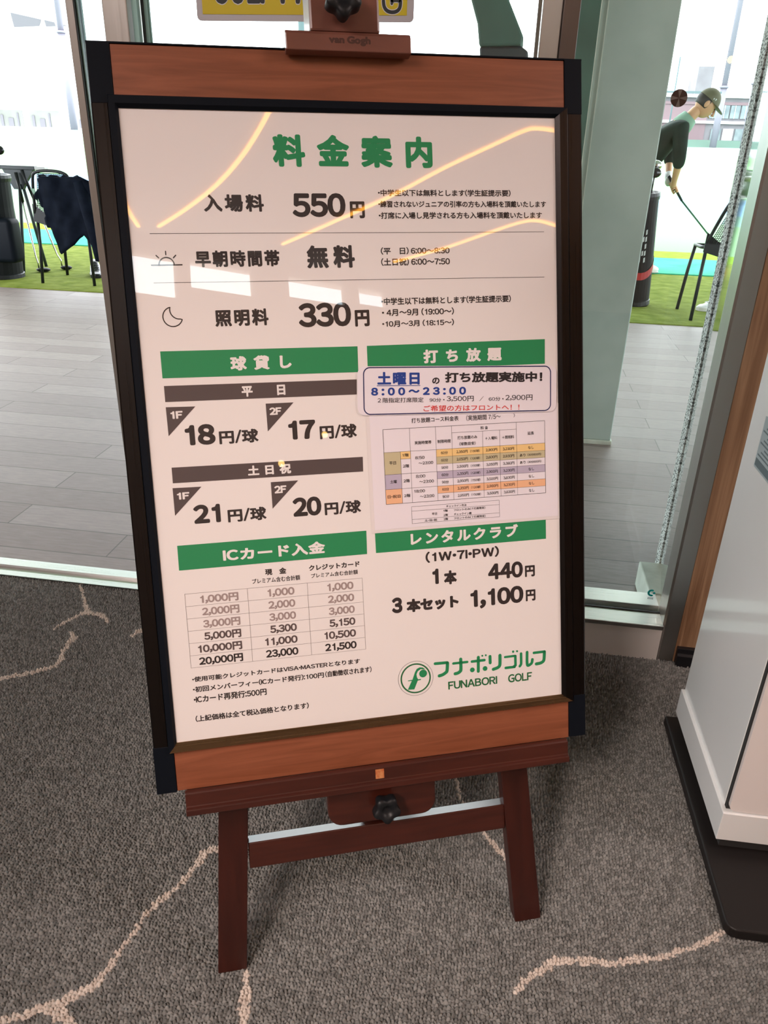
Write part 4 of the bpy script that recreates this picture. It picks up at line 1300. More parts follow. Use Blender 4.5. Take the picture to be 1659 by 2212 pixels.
for r, row in enumerate(rows):
    for c, (s, right) in enumerate(zip(row, (0.291, 0.606, 0.947))):
        wd = {'1,000円': .210, '10,000円': .244, '20,000円': .244}.get(s) or (.205 if '円' in s else (.152 if len(s) == 5 else .185))
        v0 = TV0 + th * (r + 0.20) / 6
        p.text(s, (TU0 + tw * (right - wd), v0, TU0 + tw * right, v0 + th / 6 * 0.70), rc[r], 0.042, 0, W1)
for key, (nm, pr) in SUB.items():
    pr.build(nm, poster)

# ------------------------------------------------------------------ laminated papers stuck on the cover
sq = QUADS['sheet']
su0, sv0, su1, sv1 = sq[0][0] + 0.3, sq[0][1] + 4, sq[1][0] - 0.5, (sq[2][1] + sq[3][1]) / 2
SHO = (0.43, sv1 / 1000, -0.001)
sheet = empty('price_table_sheet', None, mat=bmat(*SHO))
tag(sheet, 'white laminated sheet with a coloured ball price table, stuck low on the poster', 'paper')
m = ub(*SHO)
m.ub(su0 / 1000, su1 / 1000, sv0 / 1000, sv1 / 1000, -0.0010, -0.0007)
m.build('paper', 'lam', sheet)
m = ub(*SHO)
m.ub(su0 / 1000 - 0.0045, su1 / 1000 + 0.0045, sv0 / 1000, sv1 / 1000 + 0.0045, -0.0007, -0.0005)
m.build('laminate_margin', 'lam_edge', sheet)
p = Print(*SHO)
ws, ws1, ws2 = -0.00115, -0.00130, -0.00145
for sec, s, a, b, c, d, colr, bold, trk in TEXTS:
    if sec == 'sheet':
        p.text(s, (a, b, c, d), 'lam_ink', bold, trk, ws1)
tq = QUADS['table']
U0, V0, U1, V1 = 311.8, 409.8, 548.9, 514.2
tw, th = U1 - U0, V1 - V0
CX = [0, 0.099, 0.159, 0.316, 0.4145, 0.605, 0.712, 0.8185, 1.0]
RY = [0, 0.306] + [0.306 + 0.0991 * k for k in range(1, 8)]
X = lambda f: U0 + tw * f
Yv = lambda f: V0 + th * f


def cell(c0, c1, r0, r1, m):
    p.poly([(X(c0), Yv(r0)), (X(c1), Yv(r0)), (X(c1), Yv(r1)), (X(c0), Yv(r1))], m, ws)


for r, mname in ((1, 'c_yellow'), (2, 'c_olive'), (4, 'c_lilac'), (6, 'c_orange')):
    cell(CX[3], CX[4], RY[r], RY[r + 1], mname)
    cell(CX[4], 1, RY[r], RY[r + 1], mname)
cell(0, CX[1], RY[1], RY[4], 'c_olive')
cell(CX[1], CX[2], RY[1], RY[2], 'c_yellow')
cell(0, CX[1], RY[4], RY[6], 'c_lilac')
cell(0, CX[1], RY[6], RY[8], 'c_orange')
LW = 0.34
hl = lambda a, b, f, w=LW: p.line((X(a), Yv(f)), (X(b), Yv(f)), w, 'lam_ink', ws1)
vl = lambda f, a, b, w=LW: p.line((X(f), Yv(a)), (X(f), Yv(b)), w, 'lam_ink', ws1)
hl(0, 1, 0, .5), hl(0, 1, 1, .5), vl(0, 0, 1, .5), vl(1, 0, 1, .5)
hl(0, 1, RY[1]), hl(0, 1, RY[4]), hl(0, 1, RY[6]), hl(CX[1], CX[2], RY[2])
for r in (2, 3, 5, 7):
    hl(CX[3], 1, RY[r], .26)
hl(CX[4], CX[7], 0.093)
for c in (2, 3, 4, 7):
    vl(CX[c], 0, 1)
for c in (5, 6):
    vl(CX[c], 0.093, 1)
vl(CX[1], RY[1], 1)


def ct(s, fx, fy, h, wd, bold=0.012):
    """text centred at fractions of the table; height and width in mm"""
    p.text(s, (X(fx) - wd / 2, Yv(fy) - h / 2, X(fx) + wd / 2, Yv(fy) + h / 2), 'lam_ink', bold, 0, ws2)


mid = lambda a, b: (a + b) / 2
ct('実施時間帯', mid(CX[2], CX[3]), .20, 4.8, 24)
ct('制限時間', mid(CX[3], CX[4]), .20, 4.8, 19)
ct('料 金', mid(CX[4], CX[7]), .05, 4.8, 11)
ct('打ち放題のみ', mid(CX[4], CX[5]), .165, 4.9, 29)
ct('（球数目安）', mid(CX[4], CX[5]), .25, 4.9, 24)
ct('+入場料', mid(CX[5], CX[6]), .195, 4.8, 18)
ct('+照明料', mid(CX[6], CX[7]), .195, 4.8, 18)
ct('延長', mid(CX[7], 1), .16, 4.8, 9.5)
ct('平日', CX[1] / 2, .45, 4.8, 9.5)
ct('土曜', CX[1] / 2, .70, 4.8, 9.5)
ct('日・祝日', CX[1] / 2, .90, 4.6, 18.5)
ct('1階', mid(CX[1], CX[2]), .355, 4.6, 9)
for fy in (.50, .70, .90):
    ct('2階', mid(CX[1], CX[2]), fy, 4.6, 9)
for fy, s in ((.40, '8：50'), (.65, '8：00'), (.85, '18：00')):
    ct(s, .215 if len(s) == 4 else .205, fy, 4.2, 13.5 if len(s) == 4 else 15.5)
    ct('～23：00', .25, fy + .075, 4.2, 21)
for r in range(1, 8):
    fy = mid(RY[r], RY[r + 1])
    ct('60分' if r in (1, 2, 4, 6) else '90分', mid(CX[3], CX[4]), fy, 4.4, 10)
    ct(['2,350円', '2,050円', '2,500円', '2,350円', '2,950円', '2,350円', '2,950円'][r - 1], .474, fy, 4.4, 16.5)
    ct(['（130球）', '（120球）', '（150球）', '（120球）', '（150球）', '（120球）', '（150球）'][r - 1], .555, fy, 3.8, 14)
    ct(['2,900円', '2,600円', '3,050円', '2,900円', '3,500円', '2,900円', '3,500円'][r - 1], mid(CX[5], CX[6]), fy, 4.4, 17)
    ct(['3,230円', '2,930円', '3,380円', '3,230円', '3,830円', '3,230円', '3,830円'][r - 1], mid(CX[6], CX[7]), fy, 4.4, 17)
    if r in (2, 3):
        ct('あり', .855, fy, 4.2, 8.5)
        ct('（30分800円）', .93, fy, 3.8, 21)
    else:
        ct('なし', mid(CX[7], 1), fy, 4.2, 8.5)
tq = QUADS['table2']
a0, b0, a1, b1 = tq[0][0], mid(tq[0][1], tq[1][1]), tq[1][0], mid(tq[2][1], tq[3][1])
for f in (0, .26, .76, 1):
    p.line((a0, b0 + (b1 - b0) * f), (a1, b0 + (b1 - b0) * f), LW, 'lam_ink', ws1)
for u in (a0, a1):
    p.line((u, b0), (u, b1), LW, 'lam_ink', ws1)


def c2(s, fx, fy, h, wd):
    u, v = a0 + (a1 - a0) * fx, b0 + (b1 - b0) * fy
    p.text(s, (u - wd / 2, v - h / 2, u + wd / 2, v + h / 2), 'lam_ink', 0.015, 0, ws2)


c2('チェックイン方法', .505, .13, 3.4, 30)
c2('平日', .253, .52, 3.6, 7.5)
c2('1階', .38, .38, 3.5, 6.5)
c2('2階', .38, .64, 3.5, 6.5)
c2('2階', .38, .88, 3.5, 6.5)
c2('フロントのみ（７打席限定）', .655, .38, 3.5, 47)
c2('チェックイン機', .575, .64, 3.5, 26)
c2('フロントのみ（７打席限定）', .655, .88, 3.5, 47)
c2('土・日・祝', .21, .88, 3.5, 18.5)
p.build('table_lettering', sheet)

sk = QUADS['sticker']


def rrect(q, r, n=6):
    """rounded outline of a near-rectangular quad"""
    out = []
    for i in range(4):
        a, b, c = Vector(q[i - 1]), Vector(q[i]), Vector(q[(i + 1) % 4])
        d0, d1 = (a - b).normalized(), (c - b).normalized()
        s, e = b + d0 * r, b + d1 * r
        cen = b + (d0 + d1) * r
        for k in range(n + 1):
            t = k / n * math.pi / 2
            out.append(tuple(cen - d1 * r * math.cos(t) - d0 * r * math.sin(t)))
    return out


STO = (0.424, 0.390, -0.002)
stk = empty('notice_sticker', None, mat=bmat(*STO))
tag(stk, 'rounded laminated notice with blue border and blue Saturday hours, above the price table sheet', 'sticker')
m = ub(*STO)
pts = rrect([tuple(q) for q in sk], 11)
n = len(pts)
m.add([m.pt(u / 1000, v / 1000, -0.0023) for u, v in pts] + [m.pt(u / 1000, v / 1000, -0.0017) for u, v in pts],
      [tuple(range(n)), tuple(range(n, 2 * n))[::-1]] + [(i, (i + 1) % n, n + (i + 1) % n, n + i) for i in range(n)])
fixn(m.build('card', 'lam', stk))
p = Print(*STO)
bq = QUADS['stickerborder']
rp_ = rrect([tuple(q) for q in bq], 9, 8)
p.stroke(rp_ + [rp_[0]], 0.75, 'lam_navy', -0.0025, 6)
ul = QUADS['underline']
p.line(ul[0], ul[1], 0.9, 'lam_blue', -0.0025)
p.rot = (280.43, 322.84, 0.0330093)
for sec, s, a, b, c, d, colr, bold, trk in TEXTS:
    if sec == 'sticker':
        p.text(s, (a, b, c, d), {'blue': 'lam_blue', 'red': 'lam_red', 'dark': 'lam_ink'}[colr], bold, trk, -0.0026)
p.build('notice_lettering', stk)

# ------------------------------------------------------------------ easel
EU, EV, EW = 0.2855, 1.2125, 0.03
easel = empty('display_easel', None, mat=bmat(EU, EV, EW))
tag(easel, 'reddish dark wooden easel carrying the price board on the carpet', 'easel')


def zfloor(u, w):
    return (BO.z + BX.z * u + BN.z * w) / -BD.z


def ebox(name, mat, *a, bev=0.0015, parent=None):
    m = ub(EU, EV, EW)
    m.ub(*a)
    return bevel(m.build(name, mat, parent or easel), bev)


for a0, b0, a1, b1 in ((0.0475, 0.0905, 0.0275, 0.0705), (0.4810, 0.5245, 0.4985, 0.5425)):
    # legs spread towards the floor
    def lu(a, b, v):
        return a + (b - a) * (v - 0.952) / (1.208 - 0.952)
    m = ub(EU, EV, EW)
    vs = []
    for w in (0.03, 0.052):
        vt = 0.18
        for (ua, ub_) in ((a0, a1), (b0, b1)):
            vs.append(m.pt(lu(ua, ub_, vt), vt, w))
            vbot = zfloor(ub_, w)
            vs.append(m.pt(lu(ua, ub_, vbot), vbot, w))
    m.add(vs, [(0, 1, 3, 2), (4, 6, 7, 5), (0, 4, 5, 1), (2, 3, 7, 6), (0, 2, 6, 4), (1, 5, 7, 3)])
    bevel(fixn(m.build('front_leg', 'easel', easel)), 0.0015)
ebox('crossbar', 'easel_h', 0.086, 0.487, 1.0115, 1.0525, 0.034, 0.056)
ebox('upper_crossbar', 'easel_h', 0.118, 0.455, 0.20, 0.24, 0.034, 0.052)
ebox('mast', 'easel', 0.262, 0.312, -0.62, 1.045, 0.0565, 0.075)
# rear leg hinged to the mast
m = ub(EU, EV, EW)
top_, foot = bpt(0.287, -0.45, 0.085), Vector((-0.16, 1.52, 0.0))
inv = easel.matrix_basis.inverted()
foot = inv @ (foot + Vector((0, 0, 0.0)))
tpl = inv @ top_
dx = 0.02
m.hexa([(tpl.x - dx, tpl.y - 0.009, tpl.z), (tpl.x + dx, tpl.y - 0.009, tpl.z), (tpl.x + dx, tpl.y + 0.009, tpl.z), (tpl.x - dx, tpl.y + 0.009, tpl.z)],
       [(foot.x - dx, foot.y - 0.009, foot.z), (foot.x + dx, foot.y - 0.009, foot.z), (foot.x + dx, foot.y + 0.009, foot.z), (foot.x - dx, foot.y + 0.009, foot.z)])
fixn(m.build('rear_leg', 'easel', easel))
# tray that the board stands on
m = ub(EU, EV, EW)
prf = [(-0.016, 0.8905), (-0.0195, 0.8935), (-0.0195, 0.9125), (-0.0245, 0.9150), (-0.0245, 0.9240), (0.034, 0.9240), (0.034, 0.8990), (-0.012, 0.8990), (-0.012, 0.8905)]
m.prism([(w - EW, EV - v) for w, v in prf], 0, 0.0075 - EU, 0.5715 - EU)
tray = bevel(fixn(m.build('tray', 'easel_h', easel)), 0.0012)
m = ub(EU, EV, EW)
m.ub(0.2742, 0.2868, 0.8955, 0.9095, -0.0203, -0.0190)
m.build('maker_stamp', 'stamp', tray)
# bracket under the tray with its hand knob
m = ub(EU, EV, EW)
rr_ = rrect([(205, 905), (368.5, 905), (368.5, 990), (205, 990)], 22)
rr_ = [(u / 1000, v / 1000) for u, v in rr_]
rr_ = [(u, 0.905 if v < 0.93 else v) for u, v in rr_]
rr_ = [((0.205 if u < 0.2855 else 0.3685) if abs(v - 0.905) < 1e-6 and (u < 0.23 or u > 0.343) else u, v) for u, v in rr_]
m.prism([(u - EU, EV - v) for u, v in rr_], 1, 0.006 - EW, 0.034 - EW)
br_ = bevel(fixn(m.build('tray_bracket', 'easel_h', easel)), 0.003, 3)


def star_knob(u, v, w0, w1, R, parent, stem):
    m = ub(EU, EV, EW)
    N = 60
    rings = []
    for rr, w in ((0.72, w0), (0.96, w0 - 0.002), (1.0, w0 - 0.004), (1.0, w1 + 0.003), (0.93, w1), (0.45, w1), (0.40, w1 + 0.0025), (0.05, w1 + 0.003)):
        rg = []
        for k in range(N):
            t = 2 * math.pi * k / N
            lob = 1 + 0.14 * math.cos(5 * t + math.radians(90)) if rr > 0.5 else 1
            rg.append(m.pt(u + R * rr * lob * math.cos(t), v - R * rr * lob * math.sin(t), w))
        rings.append(rg)
    vs = [q for rg in rings for q in rg]
    fs = [tuple(range(N))]
    for i in range(len(rings) - 1):
        for k in range(N):
            fs.append((i * N + k, i * N + (k + 1) % N, (i + 1) * N + (k + 1) % N, (i + 1) * N + k))
    fs.append(tuple(range((len(rings) - 1) * N, len(rings) * N)))
    m.add(vs, fs, 0, True)
    m.tube([m.pt(u, v, stem), m.pt(u, v, w0)], 0.008, 16)
    o = fixn(m.build('star_knob', 'black', parent))
    return o


star_knob(0.2885, 0.9605, -0.004, -0.024, 0.0185, br_, 0.006)
# top clip that holds the board down
clip = ebox('top_clip', 'clip', 0.2405, 0.3300, -0.36, -0.0915, -0.012, 0.05, bev=0.003)
m = ub(EU, EV, EW)
prf = [(-0.013, -0.0905), (-0.0175, -0.0885), (-0.0200, -0.0845), (-0.0200, -0.0655), (-0.004, -0.0650), (-0.0022, -0.0755), (0.026, -0.0755), (0.026, -0.0905)]
m.prism([(w - EW, EV - v) for w, v in prf], 0, 0.2085 - EU, 0.3680 - EU)
jaw = bevel(fixn(m.build('clip_jaw', 'clip', easel)), 0.0012)
star_knob(0.2795, -0.1170, -0.025, -0.048, 0.0200, clip, -0.010)
pr = Print(EU, EV, EW)
pr.text('van Gogh', (262.5, -83.4, 315.5, -72.0), 'engrave', 0.06, 0, -0.02015, latin=True)
pr.build('engraved_lettering', jaw)

# ------------------------------------------------------------------ white ticket machine at the right
kio = empty('ticket_machine', (0.4525, 1.048, 0.0), (0, 0, math.radians(1.5)))
tag(kio, 'glossy white ticket machine on a flat black base, cut by the frame edge', 'machine')
m = MB()
pol = []
for cx, cy, a0 in ((-0.0155 + 0.018, -0.158 + 0.018, 180), (0.52 - 0.018, -0.158 + 0.018, 270), (0.52 - 0.004, 0.352 - 0.004, 0), (-0.0155 + 0.004, 0.352 - 0.004, 90)):
    r = 0.018 if a0 in (180, 270) else 0.004
    for k in range(7):
        t = math.radians(a0 + 15 * k)
        pol.append((cx + r * math.cos(t), cy + r * math.sin(t)))
m.prism(pol, 2, -0.002, 0.020)
bevel(fixn(m.build('base_plate', 'kiosk_base', kio)), 0.005, 3)
MB().box(0.012, 0.48, 0.01, 0.33, 0.020, 0.046).build('plinth', 'gap', kio)
bevel(MB().box(0.0, 0.50, 0.0, 0.338, 0.044, 0.106).build('skirt', 'white_gloss', kio), 0.0012)
bevel(MB().box(0.006, 0.495, 0.020, 0.334, 0.106, 1.25).build('cabinet', 'white_gloss', kio), 0.0015)
MB().box(0.0070, 0.49, 0.012, 0.022, 0.1065, 1.245).build('door_gap_shade', 'gap', kio)  # dark strip painted in for the shade between cabinet and door
MB().bbox(0.0090, 0.492, 0.004, 0.0185, 0.109, 1.243, 0.012, 4, vertical=1).build('front_door', 'white_warm_lit', kio)
lb = MB().box(0.0052, 0.0062, 0.12, 0.268, 0.645, 0.735).build('data_label', 'label', kio)
m = MB()
for k in range(9):
    m.box(0.0048, 0.0053, 0.13, 0.262 - 0.012 * (k % 3), 0.668 + k * 0.007, 0.6705 + k * 0.007)
m.box(0.0048, 0.0053, 0.13, 0.265, 0.649, 0.662)
m.build('label_lettering', 'label_ink', lb)

# ------------------------------------------------------------------ things on the glass
ys = empty('yellow_sign', (-0.43, 1.6955, 1.335))
tag(ys, 'yellow laminated golf notice stuck to the glass behind the easel clip', 'sign')
MB().bbox(-0.213, 0.213, -0.001, 0.0005, 0.0, 0.19, 0.008, 4, vertical=1).build('laminate', 'sign_margin', ys)
MB().box(-0.201, 0.200, -0.0016, -0.0009, 0.011, 0.179).build('yellow_paper', 'sign_yellow', ys)


class GP(Print):
    def P(self, u, v, w):
        return (u / 1000, w, -v / 1000)


p = GP(0, 0, 0)
bx = (-181.0, -108.0, 21.5, -27.5)
p.text('GOLF PA', bx, 'sign_edge', 0.05, 0.02, -0.0018, ring_extra=1.6)
p.text('GOLF PA', bx, 'sign_black', 0.05, 0.02, -0.0020)
p.build('sign_lettering', ys)
p = GP(0, 0, 0)
ar = [(180.5, -37.5), (182, -29), (187, -22.5), (196, -19.5), (206, -21), (212, -27), (213, -37)]
ar = [(a - 25.5, b + 3.5) for a, b in ar]
for mname, e, w in (('sign_edge', 1.3, -0.0018), ('sign_black', 0, -0.0020)):
    p.stroke(catmull(ar, 4), 3.1 + e, mname, w, 8)
    p.stroke([(171, -75), (171, -29.5)], 2.4 + e, mname, w, 8)
    p.stroke([(171, -34), (186, -34)], 2.0 + e, mname, w, 8)
p.build('sign_emblem', ys)

ds = empty('glass_marker_disc', (0.2875, 1.6955, 1.2185))
tag(ds, 'round bronze disc stuck on the right pane beside the golfer', 'marker')
m = MB()
N = 48
for k in range(N):
    t0_, t1_ = 2 * math.pi * k / N, 2 * math.pi * (k + 1) / N
    mi = 1 if (k % 12) in (10, 11, 0, 1) else 0  # paler sectors are the painted metallic reflection
    r = 0.0150
    m.add([(0, -0.0015, 0), (r * math.cos(t0_), -0.0015, r * math.sin(t0_)), (r * math.cos(t1_), -0.0015, r * math.sin(t1_))], [(0, 1, 2)], mi)
    m.add([(r * math.cos(t0_), -0.0015, r * math.sin(t0_)), (r * math.cos(t0_), 0.0005, r * math.sin(t0_)), (r * math.cos(t1_), 0.0005, r * math.sin(t1_)), (r * math.cos(t1_), -0.0015, r * math.sin(t1_))], [(0, 1, 2, 3)], 0)
m.build('face', ['disc', 'disc_light'], ds)
ts = empty('glass_sticker', (0.421, 1.6955, 0.143))
tag(ts, 'tiny teal ring sticker low in the corner of the right pane', 'sticker')
p = GP(0, 0, 0)
arc = [(7.2 * math.cos(math.radians(t)), -8.5 - 7.2 * math.sin(math.radians(t))) for t in range(75, 300, 15)]
p.stroke(arc, 2.6, 'teal', -0.0006, 8)
p.disc(6.0, -8.5, 3.2, 'teal', -0.0006)
p.build('ring_mark', ts)
p = GP(0, 0, 0)
for v in (4.5, 7.5):
    for k in range(4):
        p.poly([(-7 + k * 3.4, v), (-4.3 + k * 3.4, v), (-4.3 + k * 3.4, v + 1.8), (-7 + k * 3.4, v + 1.8)], 'label_ink', -0.0006)
p.build('fine_print', ts)

# ------------------------------------------------------------------ chairs on the turf
ZT = 0.006


def chair(x, y, label, lean=1.0):
    e = empty('terrace_chair', (x, y, ZT))
    tag(e, label, 'chair', 'black mesh terrace chairs')
    W = 0.45
    for sx in (0, 1):
        xx = sx * W
        s = 1 if sx == 0 else -1
        MB().tube([(xx - 0.0 * s, 0.0, 0), (xx + 0.014 * s, 0.03, 0.30), (xx + 0.020 * s, 0.04, 0.50)], 0.0125, 10).build('rear_leg', 'black', e)
        MB().tube([(xx - 0.02 * s, 0.42, 0), (xx + 0.002 * s, 0.405, 0.30), (xx + 0.02 * s, 0.39, 0.475)], 0.0125, 10).build('front_leg', 'black', e)
    m = MB()
    m.tube([(0.02, 0.04, 0.50), (0.02, 0.2, 0.485), (0.02, 0.40, 0.478)], 0.012, 10)
    m.tube([(W - 0.02, 0.04, 0.50), (W - 0.02, 0.2, 0.485), (W - 0.02, 0.40, 0.478)], 0.012, 10)
    m.tube([(0.02, 0.40, 0.478), (W - 0.02, 0.40, 0.478)], 0.012, 10)
    m.build('seat_frame', 'black', e)
    m = MB()
    for k in range(9):
        a, b = k / 8, (k + 0.92) / 8
        if k == 8:
            break
        m.hexa([(0.02, 0.04 + a * 0.36, 0.495 - a * 0.02), (W - 0.02, 0.04 + a * 0.36, 0.495 - a * 0.02), (W - 0.02, 0.04 + b * 0.36, 0.495 - b * 0.02), (0.02, 0.04 + b * 0.36, 0.495 - b * 0.02)],
               [(0.02, 0.04 + a * 0.36, 0.487 - a * 0.02), (W - 0.02, 0.04 + a * 0.36, 0.487 - a * 0.02), (W - 0.02, 0.04 + b * 0.36, 0.487 - b * 0.02), (0.02, 0.04 + b * 0.36, 0.487 - b * 0.02)])
    m.build('seat', 'black', e)
    # corner plate and flaring back frame
    m = MB()
    m.hexa([(0.0, 0.02, 0.47), (0.15, 0.02, 0.43), (0.15, 0.03, 0.43), (0.0, 0.03, 0.47)], [(0.005, 0.02, 0.60), (0.15, 0.02, 0.50), (0.15, 0.03, 0.50), (0.005, 0.03, 0.60)])
    fixn(m.build('corner_plate', 'black', e))
    bk = [(0.015, 0.03, 0.53), (0.07, -0.10 * lean, 0.77), (0.11, -0.15 * lean, 0.83), (W / 2, -0.16 * lean, 0.845), (W - 0.11, -0.15 * lean, 0.83), (W - 0.07, -0.10 * lean, 0.77), (W - 0.015, 0.03, 0.53)]
    MB().tube(catmull(bk, 5), 0.0115, 10).build('back_frame', 'black', e)
    m = MB()
    for i in range(26):
        f = i / 25
        z = 0.50 + f * 0.325
        yy = 0.035 - 0.18 * lean * f
        xa = 0.02 + 0.085 * f
        m.tube([(xa, yy, z), (W - xa, yy, z)], 0.0026, 4, cap=False)
    for i in range(30):
        f = (i + 0.5) / 30
        m.tube([(0.02 + f * (W - 0.04), 0.035, 0.50), (0.105 + f * (W - 0.21), 0.035 - 0.18 * lean, 0.825)], 0.0026, 4, cap=False)
    m.build('back_mesh', 'black', e)
    return e


chair(1.341, 5.891, 'black mesh chair on the turf, half hidden by the sprayed pillar edge')
cl = chair(-3.726, 5.94, 'black chair on the turf under the dark draped jacket', 0.25)

# the jacket over the left chair
JK = [(-3.508, 0.802), (-3.478, 0.823), (-3.42, 0.818), (-3.328, 0.814), (-3.246, 0.821), (-3.171, 0.826), (-3.112, 0.799), (-3.11, 0.66), (-3.117, 0.454), (-3.119, 0.242), (-3.152, 0.3), (-3.183, 0.367), (-3.175, 0.431), (-3.218, 0.411), (-3.258, 0.385), (-3.301, 0.341), (-3.36, 0.306), (-3.428, 0.263), (-3.441, 0.276), (-3.456, 0.345), (-3.476, 0.434), (-3.485, 0.452), (-3.512, 0.454), (-3.504, 0.512), (-3.513, 0.594), (-3.529, 0.604), (-3.571, 0.664), (-3.569, 0.694), (-3.536, 0.728), (-3.521, 0.731)]


def jacket():
    e = empty('draped_jacket', (-3.38, 5.78, 0.85))
    tag(e, 'dark navy jacket draped over the back of the left chair', 'jacket')
    poly = JK
    ref = (-3.38, 0.85)
    cxm = sum(a for a, b in poly) / len(poly)
    bm = bmesh.new()
    xs_ = [a for a, b in poly]
    zs_ = [b for a, b in poly]

    def inside(x, z):
        c = False
        for i in range(len(poly)):
            (x0, z0), (x1, z1) = poly[i - 1], poly[i]
            if (z0 > z) != (z1 > z) and x < (x1 - x0) * (z - z0) / (z1 - z0) + x0:
                c = not c
        return c
    # fill the outline, then refine
    vs = [bm.verts.new((a, 0, b)) for a, b in poly]
    bm.faces.new(vs)
    bmesh.ops.triangulate(bm, faces=bm.faces)
    for _ in range(4):
        es = [x for x in bm.edges if x.calc_length() > 0.035]
        if es:
            bmesh.ops.subdivide_edges(bm, edges=es, cuts=1)
            bmesh.ops.triangulate(bm, faces=[f for f in bm.faces if len(f.verts) > 3])
    for v in bm.verts:
        x, z = v.co.x, v.co.z
        v.co.y = 0.010 * math.sin((x + 0.30 * z) * 26) + 0.004 * math.sin((x - 0.5 * z) * 47 + 1) - 0.10 * max(0, z - 0.55) + 0.05 * max(0, z - 0.78)
        v.co.x -= ref[0]
        v.co.z -= ref[1]
    me = bpy.data.meshes.new('body_cloth')
    bm.to_mesh(me)
    bm.free()
    me.materials.append(M['jacket'])
    for pgn in me.polygons:
        pgn.use_smooth = True
    o = bpy.data.objects.new('body_cloth', me)
    COL.objects.link(o)
    o.parent = e
    md = o.modifiers.new('thick', 'SOLIDIFY')
    md.thickness = 0.012
    # the far flap over the other side of the backrest and one sleeve
    m = MB()
    N = 10
    vs, fs = [], []
    for i in range(N + 1):
        for k in range(5):
            x = -0.16 + 0.34 * i / N
            vs.append((x, 0.03 + 0.035 * k + 0.01 * math.sin(i * 1.7), -0.03 - 0.10 * k + 0.01 * math.sin(i * 2.3)))
    for i in range(N):
        for k in range(4):
            fs.append((i * 5 + k, i * 5 + k + 1, (i + 1) * 5 + k + 1, (i + 1) * 5 + k))
    m.add(vs, fs, 0, True)
    o = m.build('far_flap', 'jacket', e)
    o.modifiers.new('thick', 'SOLIDIFY').thickness = 0.01
    m = MB()
    m.tube([(0.19, -0.01, -0.06), (0.24, -0.02, -0.28), (0.27, -0.01, -0.50), (0.27, 0.0, -0.62)], [0.05, 0.055, 0.05, 0.04], 12)
    m.build('sleeve', 'jacket', e)
    m = MB()
    m.hexa([(-0.215, -0.012, -0.12), (-0.185, -0.012, -0.12), (-0.155, -0.012, -0.22), (-0.165, -0.012, -0.22)], [(-0.215, -0.006, -0.12), (-0.185, -0.006, -0.12), (-0.155, -0.006, -0.22), (-0.165, -0.006, -0.22)])
    m.build('lining_patch', 'collar', e)


jacket()

# ------------------------------------------------------------------ golf bags, putters, stand, shoes
def golf_bag(loc, top, r0, r1, label, red=True, pocket=None):
    e = empty('golf_bag', loc)
    tag(e, label, 'golf bag')
    t = Vector(top)
    axis = t.normalized()
    R = axis.to_track_quat('Z', 'Y').to_matrix()
    L = t.length
    MB().lathe([(r0 * .92, 0.0), (r0, 0.02), (r0, L * .35), (r1 * 1.02, L * .7), (r1, L * .98), (r1 * 0.9, L)], n=28, R=R).build('bag_body', 'bagblack', e)
    MB().lathe([(r1 * 1.05, L * .94), (r1 * 1.08, L * .97), (r1 * 1.05, L)], n=28, R=R).build('top_cuff', 'black', e)
    MB().lathe([(r0 * 1.0, 0.0), (r0 * 1.06, 0.01), (r0 * 1.04, 0.04), (r0 * 0.99, 0.045)], n=28, R=R).build('base_cup', 'black', e)
    if red:
        m = MB()
        for k in range(14):
            a0, a1 = math.radians(-120 + k * 14), math.radians(-120 + (k + 1) * 14)
            f = lambda a, dz: R @ Vector((r0 * 1.035 * math.cos(a), r0 * 1.035 * math.sin(a), 0.30 + dz - 0.09 * math.sin((a + 2.1) * 1.1)))
            m.add([f(a0, 0), f(a1, 0), f(a1, .055), f(a0, .055)], [(0, 1, 2, 3)])
        m.build('red_band', 'red', e)
        m = MB()
        for k in range(5):
            z0 = 0.34 + k * 0.05
            for s in (0, 1, 2) if k % 2 else (0, 2):
                a = math.radians(-52 + s * 9)
                f = lambda a, z: R @ Vector((r0 * 1.03 * math.cos(a), r0 * 1.03 * math.sin(a), z))
                m.add([f(a, z0), f(a + .10, z0 + .006), f(a + .10, z0 + .04), f(a, z0 + .034)], [(0, 1, 2, 3)])
        m.build('side_lettering', 'greyw', e)
    if pocket:
        (px, py, pz), (sx, sy, sz) = pocket
        o = MB().bbox(px - sx, px + sx, py - sy, py + sy, pz - sz, pz + sz, 0.04, 4).build('pocket', 'black_satin', e)
        for pgn in o.data.polygons:
            pgn.use_smooth = True
    for k in range(5):
        a = k * 1.26
        b = R @ Vector((r1 * .5 * math.cos(a), r1 * .5 * math.sin(a), L * 0.97))
        c = b + R @ Vector((0.02 * math.cos(a), 0.02 * math.sin(a), 0.16 + 0.04 * (k % 3)))
        m = MB()
        m.tube([b, c], 0.006, 8)
        m.ellipsoid(c, (0.045, 0.03, 0.035), n=12, m=8)
        m.build('club', 'chrome' if k % 2 else 'leather', e)
    return e


golf_bag((1.01, 6.42, ZT), (-0.06, -0.06, 0.82), 0.112, 0.105, 'black and red golf bag standing behind the concrete pillar')
eb = golf_bag((-4.20, 6.12, ZT), (0.05, 0.0, 0.80), 0.17, 0.15, 'black golf bag with side pouch, cut by the left frame edge', red=False, pocket=((0.12, -0.10, 0.31), (0.15, 0.08, 0.17)))
m = MB()
m.tube([(0.10, -0.15, 0.62), (0.16, -0.17, 0.56), (0.17, -0.17, 0.50), (0.12, -0.16, 0.47)], 0.016, 10)
m.tube([(0.08, -0.15, 0.45), (0.13, -0.17, 0.40), (0.12, -0.17, 0.33), (0.06, -0.16, 0.30)], 0.010, 10)
m.build('strap', 'greyw', eb)

